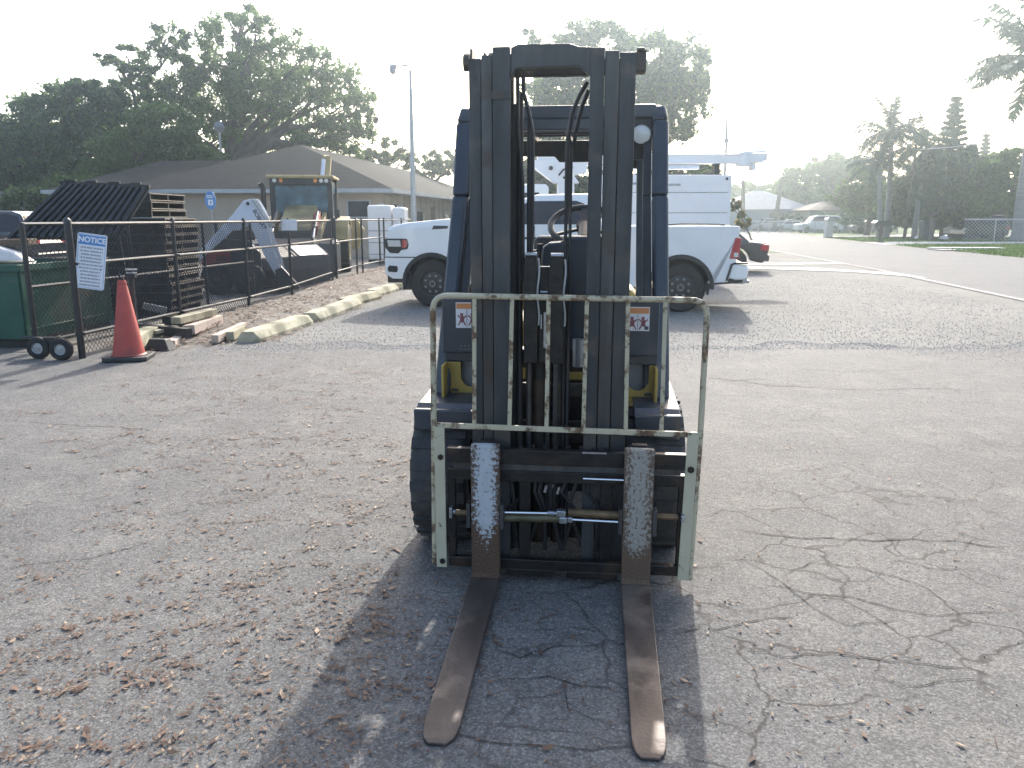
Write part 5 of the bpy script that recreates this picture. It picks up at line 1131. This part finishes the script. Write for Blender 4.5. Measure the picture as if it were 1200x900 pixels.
# ================================================================ poles and lamps
LP = thing('street_lamp', 'tall grey pole with a short arm and lamp above the beige building', 'street lamp', (-3.38, 28, 0))
b = MB(); b.tube([(0, 0, 0), (0, 0, 3), (0, 0, 6.35)], [.10, .085, .045], 12); b.build('pole', M['galv'], LP, smooth=True)
b = MB(); b.tube([(0, 0, 6.3), (-.02, 0, 6.46), (-.1, 0, 6.5), (-.52, 0, 6.48)], .028, 8); b.build('arm', M['galv'], LP, smooth=True)
b = MB(); b.lathe([(.03, .06), (.10, .02), (.12, -.06), (.09, -.20), (.02, -.24)], (-.58, 0, 6.46), 'z', 14); b.bx(-.66, -.46, -.07, .07, 6.44, 6.52); b.build('lamp_head', M['fascia'], LP, smooth=True)
GL = thing('globe_lamp', 'slim pole with round globe lamp rising behind the roof of the beige building', 'street lamp', (-16.2, 46, 0))
b = MB(); b.tube([(0,0,0), (0,0,6.1)], .07, 8); b.build('pole', M['galv'], GL); b = MB(); b.lathe([(.001, .32), (.2, .24), (.30, 0), (.2, -.24), (.001, -.30)], (0,0,6.45), 'z', 14); b.build('globe', M['grey'], GL, smooth=True)
OS = thing('oval_sign', 'blue oval sign on a thin white pole in front of the beige building', 'sign', (-9.22, 25, 0))
b = MB(); b.tube([(0,0,0), (0,0,2.35)], .022, 8); b.build('pole', M['fascia'], OS)
b = MB(); n = 24; b.prism([(.17*math.cos(2*math.pi*i/n), 2.08 + .27*math.sin(2*math.pi*i/n)) for i in range(n)], -.04, -.02); pn = b.build('sign_panel', M['blue_sign'], OS)
b = MB(); b.bx(-.07, .08, -.046, -.041, 1.93, 2.10); b.bx(-.10, .09, -.046, -.041, 2.15, 2.175); b.bx(-.10, .09, -.046, -.041, 2.20, 2.225); b.build('white_mark', M['white_card'], pn)
b = MB(); b.bx(-.01, .03, -.048, -.046, 1.97, 2.06); b.build('centre_mark', M['blue_sign'], pn)
AN = thing('antenna_mast', 'very thin tall mast rising behind the bucket truck boom', 'mast', (10.35, 40, 0))
b = MB(); b.tube([(0,0,0), (0,0,5), (-.13,0,8.9)], [.085, .06, .025], 8); b.build('pole', M['galv'], AN, smooth=True); b = MB(); b.bx(-.10,.10,-.05,.05,5.1,5.3); b.build('cross_fitting', M['galv'], AN)
for lab, x, y, tx, hh in (('straight dark utility pole in front of the far grey roofed house', 25.6, 90, -.25, 5.6), ('leaning dark utility pole right of the far grey roofed house', 29.7, 92, .55, 5.9)):
    t = thing('utility_pole', lab, 'utility pole', (x, y, 0)); b = MB(); b.tube([(0,0,0), (tx,0,hh)], [.30, .18], 8); b.build('pole', M['bark'], t, smooth=True)
    b = MB(); b.bx(tx-.3, tx+.3, -.06, .06, hh-.35, hh-.22); b.build('crossarm', M['bark'], t)
b = thing('utility_pole', 'slim grey pole inside the palm clump across the road with a line running left', 'utility pole', (28.6, 59.0, 0)); q = MB(); q.tube([(0,0,0), (.2,0,6.6)], [.13, .09], 8); q.build('pole', M['bark'], b, smooth=True)
q = MB(); q.tube([(.2,0,6.3), (2.2,-.5,6.42), (4.0,-1,6.6)], .03, 6); q.build('service_wire', M['galv'], b)
# mailboxes
t = thing('mailbox', 'pale square mailbox post beside the driveway across the road', 'mailbox', (25.3, 64.8, 0)); b = MB(); b.bx(-.28, .28, -.25, .25, 0, 1.25); b.build('post', M['conc'], t, bevel=.03)
b = MB(); b.prism([(-.28, 1.25), (.28, 1.25), (.28, 1.45), (.15, 1.58), (-.15, 1.58), (-.28, 1.45)], -.35, .35); b.build('box', M['galv'], t)
t = thing('mailbox', 'dark double mailbox on a post by the lawn across the road', 'mailbox', (23.5, 51.6, 0)); b = MB(); b.bx(-.09, .09, -.09, .09, 0, 1.0); b.bar((0,0,.6), (-.4,0,1.02), .06, .06); b.bx(-.2,.2,-.2,.2,0,.06); b.build('post', M['bark'], t)
b = MB(); b.prism([(-.55, 1.0), (.50, 1.0), (.50, 1.25), (.35, 1.38), (-.40, 1.38), (-.55, 1.25)], -.3, .3); b.build('box', M['carblack'], t)
t = thing('storm_drain', 'dark storm drain opening in the gutter across the road', 'drain', (20.75, 38.9, 0)); b = MB(); b.bx(-.2, 1.0, -.5, .9, .010, .05); b.build('drain_opening', M['black'], t); b = MB(); b.bx(.2, 3.6, .9, 1.9, .012, .11); b.build('drain_cover', M['conc'], t, bevel=.02)

# ================================================================ far houses and parked cars
def house(name, label, loc, rz, w, d, eave, ridge, wm, rm, wins, name_roof='roof'):
    t = thing(name, label, 'house', loc, rz)
    b = MB(); b.bx(.3, w-.3, .3, d-.3, 0, eave); b.build('wall', M[wm], t); k = min(w, d)/2
    roof(t, [(-.2,-.2,eave), (w+.2,-.2,eave), (w+.2,d+.2,eave), (-.2,d+.2,eave), (k, d/2, ridge), (w-k+.01, d/2, ridge)], [(0,1,5,4), (1,2,5), (2,3,4,5), (3,0,4)], M[rm], .16)
    for x0, x1, z0, z1 in wins: window(t, x0, x1, .3, z0, z1)
    return t
house('far_house', 'pale roofed blue grey house at the far end of the street', (25.0, 96, 0), 0, 10.6, 9, 2.55, 4.75, 'bluewall', 'roofpale', [(1.6, 2.4, .6, 2.2), (5.4, 7.2, .9, 2.2)])
house('roadside_house', 'low house half hidden by trees across the road', (33.5, 92, 0), R(8), 11, 8, 2.4, 3.5, 'wall2', 'roofbrown', [(2, 3.5, .9, 2.1), (6, 8, .9, 2.1)])
house('brown_roofed_house', 'brown roofed house glimpsed through the mast of the forklift', (-2.2, 44, 0), R(0), 7.6, 7, 2.5, 5.2, 'wall2', 'roofbrown', [(1.5, 3, .9, 2.1)])
house('left_house', 'grey roofed house behind the dumpster at the left edge', (-34, 41, 0), R(8), 10, 8, 2.3, 3.4, 'walllight', 'roofpale', [(3, 5, .9, 1.9)])
for lab, u, D, L, hh, p, bx_, rz, nm, ct in (
    ('pale sport utility vehicle parked far down the street', 936, 84, 4.7, 1.78, 'carwhite', 1, 0, 'suv', 'car'), ('dark car parked right behind the pale sport utility vehicle', 974, 86, 4.5, 1.5, 'carblack', 0, 5, 'car', 'car'),
    ('small silver car in front of the far house', 884, 94, 3.6, 1.5, 'carsilver', 0, 0, 'car', 'car'), ('low white car by the far leaning pole', 908, 93, 3.8, 1.35, 'carwhite', 0, 5, 'car', 'car'),
    ('pale car under the trees left of the dark mailbox', 1000, 80, 4.2, 1.55, 'carsilver', 0, -5, 'car', 'car'),
    ('dark boxy vehicle parked behind the wire fence across the road', 1132, 56.5, 3.2, 1.75, 'carblack', 1, 3, 'suv', 'car'),
    ('silver car nose sticking out left of the dark boxy vehicle', 1121, 59.5, 3.6, 1.65, 'carsilver', 1, 0, 'car', 'car')):
    pt = AT(u, 262, D); car(nm, lab, ct, (pt.x, D, 0), R(rz), L, 1.8, hh, p, None, bx_, .34)
car('parked_truck', 'dark vehicle cab behind the dumpster at the left edge', 'truck', (-19.2, 24, 0), R(0), 5.0, 1.9, 1.78, 'carblack', None, 1, .38)
# wire fence across the road
F2 = thing('wire_fence', 'low grey wire fence with a bright top rail across the road', 'fence', (0, 0, 0))
fp = [Vector((58, 44.5, 0)), Vector((45, 47.5, 0)), Vector((36, 50.0, 0)), Vector((29.8, 53.5, 0))]
for a, c in zip(fp, fp[1:]):
    b = MB(); b.tube([a + Vector((0,0,1.45)), c + Vector((0,0,1.45))], .045, 8); b.build('top_rail', M['galv'], F2)
    b = MB(); chainlink(b, a[:2], c[:2], .1, 1.42, .22, .007); b.build('wire_mesh', M['galv'], F2, kind='stuff', fix=False)
    for k in range(4):
        p = a.lerp(c, k/4); b = MB(); b.tube([p, p + Vector((0,0,1.5))], .035, 8); b.build('post', M['galv'], F2)
F3 = thing('street_fence', 'grey wire fence in front of the far house', 'fence', (0, 0, 0))
for k in range(14):
    p = Vector((24.2 + k*1.05, 83.5 - k*.3, 0)); b = MB(); b.tube([p, p + Vector((0,0,1.2))], .05, 6); b.build('post', M['galv'], F3)
b = MB(); b.tube([(24.2, 83.5, 1.18), (37.8, 79.6, 1.18)], .045, 6); b.build('top_rail', M['galv'], F3)
b = MB(); chainlink(b, (24.2, 83.5), (37.8, 79.6), .1, 1.15, .3, .010); b.build('wire_mesh', M['galv'], F3, kind='stuff', fix=False)
for lab, u, v, D, w in (('blue bin standing under the trees across the road', 1086, 268, 57, .8),):
    p = AT(u, v, D); b = MB(); b.prism([(-.35, 0), (.35, 0), (.42, 1.3), (-.42, 1.3)], -.4, .4); b.bx(-.45, .45, -.45, .45, 1.3, 1.38); o = b.build('wheelie_bin', M['navy'], bevel=.03); o.location = (p.x, D, 0); tag(o, lab, 'bin')
for lab, u, D in (('small white bag lying under the trees left of the bin', 1078, 58), ('white bundle on the ground right of the blue bin', 1107, 57)):
    p = AT(u, 270, D); b = MB(); b.lathe([(.001, .34), (.22, .28), (.33, .12), (.28, 0)], (0,0,0), 'z', 9); o = b.build('rubbish_bag', M['white_card'], smooth=True); o.location = (p.x, D, 0); tag(o, lab, 'bag')

# ================================================================ TREES
def leaves(cent, rad, n, size, flat=.0, elong=1.6, hang=0):
    # n leaf faces scattered in small tufts inside an ellipsoid
    cent = np.array(cent); rad = np.array(rad); k = max(6, n // 80)
    d = RNG.normal(0, 1, (k, 3)); d /= np.linalg.norm(d, axis=1)[:, None]; tuft = d * (RNG.uniform(.35, 1.0, k) ** .6)[:, None]
    ts = RNG.uniform(.07, .19, k); idx = RNG.integers(0, k, n)
    p = cent + (tuft[idx] + RNG.normal(0, 1, (n, 3)) * ts[idx][:, None] * .7) * rad
    a = RNG.normal(0, 1, (n, 3)); a[:, 2] = a[:, 2]*(1-flat) - hang; a /= np.linalg.norm(a, axis=1)[:, None]
    b = RNG.normal(0, 1, (n, 3)); b -= a * (a*b).sum(1)[:, None]; b /= np.linalg.norm(b, axis=1)[:, None]
    s = (size * RNG.uniform(.55, 1.25, n))[:, None]; a *= s*elong*.5; b *= s*.5
    return np.stack([p - a, p + b*.8, p + a, p - b*.8], 1).reshape(-1, 3), cent + tuft*rad
def limb(b, p, q, r0, r1, rr, wig=.12, n=7):
    p = Vector(p); q = Vector(q); L = (q-p).length; P = []
    for i in range(n+1):
        t = i/n; w = wig*L*math.sin(t*math.pi)
        P.append(p.lerp(q, t) + Vector((rr.uniform(-1,1)*w*.4, rr.uniform(-1,1)*w*.4, math.sin(t*math.pi)*w*rr.uniform(.2, .8))))
    b.tube(P, [r0 + (r1-r0)*i/n for i in range(n+1)], 7); return P
def tree(label, base, clumps, lm, size, tr=.3, fork_h=None, seed=1, group=None, cat='tree', dens=1.0, name='tree', sub=5, bark='bark'):
    # clumps: (u, v, distance, ru, rv) in photo pixels, turned into places at that distance
    t = thing(name, label, cat, (0, 0, 0), 0, group); rr = random.Random(seed); co = []; b = MB(); bx_, by = base
    cz = [AT(u, v, D) for (u, v, D, ru, rv) in clumps]; fh = fork_h or min(c.z for c in cz)*.55
    P0 = Vector((bx_, by, 0)); P1 = Vector((bx_ + rr.uniform(-.3,.3), by, fh)); b.tube([P0 - Vector((0,0,.2)), P0.lerp(P1, .1), P0.lerp(P1, .6) + Vector((.08,0,0)), P1], [tr*1.5, tr*1.1, tr, tr*.9], 10)
    for (u, v, D, ru, rv), c in zip(clumps, cz):
        sc = D / FPX; rx, rz = ru*sc, rv*sc; ry = (rx + rz)*.5
        n = int(dens * 620 * (rx*rz + rx*ry + ry*rz)**.9 / (size*4)**1.6)
        l, tufts = leaves(c, (rx, ry, rz), max(200, n), size); co.append(l)
        Q = limb(b, P1, c, tr*.5, tr*.12, rr)
        for k in range(min(sub, len(tufts))):
            q = tufts[rr.randrange(len(tufts))]; limb(b, Q[rr.choice([4, 5, 6])], tuple(q), tr*.13, .015, rr, .1, 4)
    b.build('trunk', M[bark], t, smooth=True)
    o = raw_mesh('crown', np.concatenate(co), None, M[lm] if not isinstance(lm, list) else [M[x] for x in lm], t, kind='stuff'); o['kind'] = 'stuff'
    return t
GO = 'large oaks behind the beige building'
tree('tall open crowned oak, rightmost behind the beige building', (-17.0, 50), [(268,60,50,34,44), (300,95,50,55,38), (350,80,50,52,40), (335,125,51,60,36), (395,115,50,40,42), (260,130,50,45,35), (375,165,50,45,26), (310,155,52,50,26), (285,22,50,22,24), (412,160,50,28,30), (300,40,49,26,24), (240,165,50,35,25), (425,130,50,18,24)],
     ['leafo', 'leafo', 'leafb'], .17, .55, 4.8, 3, GO, dens=.27, sub=8)
tree('slim tall oak with gaps in the middle of the group', (-22.5, 50), [(195,45,49,26,24), (205,85,50,45,30), (150,68,49,34,14), (215,120,50,42,30), (165,100,50,34,22), (235,92,50,22,30), (180,130,50,30,18)], ['leafo', 'leafo', 'leafd'], .17, .38, 5.5, 4, GO, dens=.27, sub=8)
tree('broad dark oak spreading left over the yard', (-27.5, 47), [(60,150,47,58,34), (20,175,46,50,34), (100,120,47,50,22), (130,150,48,50,30), (70,200,46,60,28), (110,180,47,50,30), (15,215,45,40,26), (-20,190,46,50,40), (90,105,47,30,12)], ['leafo', 'leafd', 'leafb'], .20, .45, 3.0, 5, GO, dens=.62)
tree('bright green bushy tree directly behind the left roof', (-20.5, 43), [(190,150,43,40,26), (160,180,43,50,26), (205,175,43,44,24), (230,190,43,40,16), (140,205,43,50,18)], ['leafb', 'leafb', 'leafo'], .18, .3, 2.6, 6, dens=.8)
tree('low dark shrubby tree by the left house', (-21.5, 36), [(30,240,36,34,18), (60,232,36,28,16), (80,222,37,22,14)], ['leafd', 'leafo'], .15, .2, 1.2, 7, dens=.9)
tree('pale green tree above the right end of the beige roof', (-9.5, 60), [(452,178,60,22,14), (440,195,60,24,14), (470,192,60,20,14), (425,185,60,16,12)], ['leafo', 'leafy'], .22, .25, 4, 8, dens=.55)
tree('thin tree with gaps between the lamp pole and forklift', (-6.3, 62), [(515,190,62,20,14), (498,198,62,14,14), (528,200,62,14,13), (540,188,62,14,12)], ['leafo', 'leafd'], .2, .25, 3.5, 9, dens=.6)
tree('big hazy round tree directly behind the forklift mast', (5.2, 46), [(700,55,46,46,28), (650,60,46,32,22), (755,70,46,48,32), (800,80,46,30,34), (740,110,46,60,36), (800,125,46,30,30), (680,110,46,55,36), (640,130,46,40,34), (780,155,46,34,18), (660,165,46,50,28), (720,160,46,50,30), (625,45,46,12,10), (818,100,46,14,28)],
     ['leafo', 'leafd'], .18, .5, 4.0, 10, dens=.62)
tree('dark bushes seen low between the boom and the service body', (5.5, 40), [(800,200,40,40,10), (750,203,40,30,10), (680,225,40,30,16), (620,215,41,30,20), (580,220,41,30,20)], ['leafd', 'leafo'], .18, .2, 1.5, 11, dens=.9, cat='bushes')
# right-hand side, across the road
GR = 'trees along the far side of the road'
tree('hazy distant tree above the far house, left of the leaning pole', (27, 125), [(870,225,125,26,12), (895,226,125,26,10), (915,222,125,22,10)], 'leafo', .42, .3, 3, 12, GR, dens=.7)
tree('soft round green tree just right of the leaning pole', (35, 105), [(945,215,105,30,22), (975,200,105,26,18), (950,240,104,34,14), (925,225,105,18,18)], ['leafb', 'leafo'], .34, .4, 3.5, 13, GR, dens=.75)
tree('pale airy tree with a thin top down the road', (39, 100), [(985,198,100,22,14), (1000,215,100,30,20), (965,192,100,14,10), (1010,195,100,16,10)], ['leafo', 'leafy'], .32, .3, 4, 14, GR, dens=.6)
tree('yellowish leafy tree left of the palm clump', (31.5, 72), [(1010,220,72,28,20), (1025,238,72,30,16), (995,235,72,22,16), (1030,205,72,22,14)], ['leafy', 'leafb', 'leafo'], .24, .25, 2.2, 15, GR, dens=.7)
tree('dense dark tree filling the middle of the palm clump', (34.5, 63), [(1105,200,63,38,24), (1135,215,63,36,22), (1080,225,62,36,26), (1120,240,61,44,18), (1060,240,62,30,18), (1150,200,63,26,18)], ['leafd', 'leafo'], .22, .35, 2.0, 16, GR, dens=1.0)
tree('sunlit green shrub tree beside the royal palm trunk', (38.5, 57), [(1175,205,58,30,16), (1185,225,57,26,16), (1165,238,56,28,12), (1150,250,56,22,8), (1195,190,58,24,16), (1140,228,58,18,12)], ['leafb', 'leafb', 'leafo'], .26, .25, 1.8, 17, GR, dens=1.0)
tree('small bare limbed tree in front of the dark clump', (28.5, 55), [(1095,235,55,16,10), (1080,228,55,12,9), (1112,240,55,10,8)], 'leafd', .14, .14, 1.6, 18, GR, dens=.4, sub=8)
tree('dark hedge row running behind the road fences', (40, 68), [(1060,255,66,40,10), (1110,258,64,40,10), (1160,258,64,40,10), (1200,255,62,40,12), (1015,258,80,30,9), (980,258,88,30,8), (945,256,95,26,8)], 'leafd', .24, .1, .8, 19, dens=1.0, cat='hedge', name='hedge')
tree('orange and green shrub at the corner of the service body', (10.5, 36), [(866,247,36,8,10), (872,258,36,10,8), (862,238,36,6,8)], ['gold', 'leafy', 'leafb'], .12, .05, .4, 20, cat='shrub', name='shrub', dens=1.0)
tree('distant tree line closing the street behind the far house', (0, 150), [(840,240,150,60,14), (930,238,140,50,14), (1000,235,130,50,16), (760,236,150,70,18), (660,236,150,70,18), (540,238,140,70,16), (470,240,140,60,14)], ['leafo', 'leafd'], .55, .3, 2, 21, dens=.9, name='tree_line')
# palms
def frond(b, base, dirv, L, droop, rr, leaf, nl=26, sheath=.3):
    d = Vector(dirv).normalized(); P = []; p = Vector(base); v = d.copy(); n = 12
    for i in range(n+1): P.append(p.copy()); p = p + v*(L/n); v = (v + Vector((0,0,-droop/n*(1+i*.15)))).normalized()
    b.tube(P, [.035*(1-i/n)+.006 for i in range(n+1)], 4, caps=False)
    for i in range(nl):
        t = .12 + .88*i/nl; k = t*n; j = min(int(k), n-1); c = P[j].lerp(P[j+1], k-j); ax = (P[j+1]-P[j]).normalized(); sd = ax.cross(Vector((0,0,1)))
        sd = sd.normalized() if sd.length > .01 else Vector((1,0,0)); ll = leaf*math.sin(math.pi*min(1, t*.85+.12))**.6*rr.uniform(.8, 1.15)
        for s in (-1, 1):
            e = (sd*s*rr.uniform(.6, 1) + ax*.55 + Vector((0,0,rr.uniform(-.75, .15)))).normalized()*ll; w = ax*.065*leaf
            m_ = c + e*.55; b.add([c - w, c + w, m_ + w*.9 + Vector((0,0,-.02)), m_ - w*.9], [(0,1,2,3)]); b.add([m_ - w*.9, m_ + w*.9, c + e + Vector((0,0,-ll*.25))], [(0,1,2)])
def palm(label, x, y, h, r, nf, L, lm, seed, royal=False, lean=0, group=None, leaf=.6, droop=1.1, dirs=None):
    t = thing('palm_tree', label, 'palm tree', (x, y, 0), 0, group); rr = random.Random(seed)
    b = MB(); n = 14; b.tube([(lean*(i/n)**1.5, 0, h*i/n) for i in range(n+1)], [r*(1.35 if i == 0 else 1.05+.12*math.sin(i*.5) if i < 9 else .95-.02*(i-9)) for i in range(n+1)], 14); b.build('trunk', M['palmbark'], t, smooth=True)
    top = Vector((lean, 0, h))
    if royal:
        b = MB(); b.tube([top, top + Vector((0,0,.8)), top + Vector((0,0,1.5))], [r*.95, r*.85, r*.4], 12); b.build('crownshaft', M['leafb'], t, smooth=True); top = top + Vector((0,0,1.35))
    for i in range(nf):
        if dirs and i < len(dirs): dv = Vector(dirs[i])
        else: a = i*2.4 + rr.uniform(-.3, .3); el = rr.uniform(-.1, 1.42); dv = Vector((math.cos(a)*math.cos(el), math.sin(a)*math.cos(el), math.sin(el)))
        b = MB(); frond(b, top, dv, L*rr.uniform(.8, 1.1), droop*rr.uniform(.6, 1.1), rr, leaf, 42); b.build('frond', M[lm], t, fix=False)
    return t
palm('huge royal palm cut by the right edge with drooping fronds', 33.75, 54.0, 10.0, .36, 24, 4.9, 'leafd', 31, True, 0, None, 1.15, .75,
     [(-1, .1, .35), (-.9, -.2, .9), (-.95, .2, -.05), (-.25, .1, 1.2), (-.8, -.5, .15), (-1, -.1, .15), (-.95, .3, .25), (-.6, .2, 1.0), (-.98, 0, .05), (-.5, -.3, -.5)])
palm('tallest palm of the clump across the road', 28.2, 61, 7.4, .2, 26, 3.2, 'leafbluish', 32, False, -.3, GR, .6, 1.1)
palm('shorter palm leaning out on the left of the clump', 27.2, 60, 5.4, .18, 24, 3.0, 'leafbluish', 33, False, -.5, GR, .55, 1.3)
palm('palm with feathery head in the middle of the clump', 30.8, 62, 6.6, .2, 26, 3.2, 'leafd', 34, False, .2, GR, .6, 1.3)
palm('low palm at the foot of the clump', 29.3, 59, 4.0, .18, 20, 2.6, 'leafd', 35, False, .1, GR, .5, 1.4)
def norfolk(label, u, D, vtop, wpx, seed, lm='leafd'):
    # a conifer with separate whorls of upswept branches
    top = AT(u, vtop, D); t = thing('pine_tree', label, 'pine tree', (top.x, D, 0)); rr = random.Random(seed); h = top.z; W_ = wpx*D/FPX
    b = MB(); b.tube([(0,0,0), (0,0,h*.6), (0,0,h)], [.22, .13, .02], 8); b.build('trunk', M['bark'], t)
    b = MB(); co = []; nz = 17
    for i in range(nz):
        z = h*(.30 + .68*i/nz); rad = W_*(1 - (i/nz)**1.3)*rr.uniform(.75, 1.1) + .12
        for k in range(7):
            a = k*2*math.pi/7 + i*.7 + rr.uniform(-.2,.2); q = Vector((math.cos(a)*rad, math.sin(a)*rad, z + rad*.22)); P = [Vector((0,0,z)), q*.5 + Vector((0,0,z*.5 - rad*.08)), q]
            b.tube(P, [.035, .025, .01], 5)
            for s in np.linspace(.25, 1, 9):
                c = P[0].lerp(P[2], float(s)); l, _ = leaves((top.x*0 + c.x, c.y, c.z - (1-s)*.05), (.16, .16, .11), 14, .16, elong=2.2); co.append(l)
    b.build('branches', M['bark'], t); raw_mesh('foliage', np.concatenate(co), None, M[lm], t, kind='stuff')
norfolk('tall layered conifer rising behind the palm clump', 1122, 64, 106, 24, 41); norfolk('shorter conifer right of the tall layered one', 1140, 64, 165, 17, 42); norfolk('small faint conifer far behind, next to the royal palm', 1157, 88, 152, 9, 43)
# grass tufts on the lawns
def grass(name, polys, n, h):
    out = []
    for (x0, x1, y0, y1, share) in polys:
        k = int(n*share); x = RNG.uniform(x0, x1, k); y = RNG.uniform(y0, y1, k)
        lim = np.interp(y, [-10, 12, 31, 38, 45, 61], [15.9, 17.8, 20.1, 21.0, 21.9, 24.5]); ok = x > lim; x, y = x[ok], y[ok]; k = len(x)
        a = RNG.uniform(0, 6.28, k); hh = h*RNG.uniform(.5, 1.3, k); w = .05
        c = np.stack([x, y, np.full(k, .01)], 1); dx = np.stack([np.cos(a)*w, np.sin(a)*w, 0*a], 1); tip = np.stack([RNG.normal(0, .04, k), RNG.normal(0, .04, k), hh], 1)
        out.append(np.stack([c-dx, c+dx, c+tip], 1).reshape(-1, 3))
    return raw_mesh(name, np.concatenate(out), None, M['grass'], None, kind='stuff', nv=3)
grass('grass', [(19.5, 46, 28, 47, .7), (23, 45, 53, 64, .3)], 45000, .10)
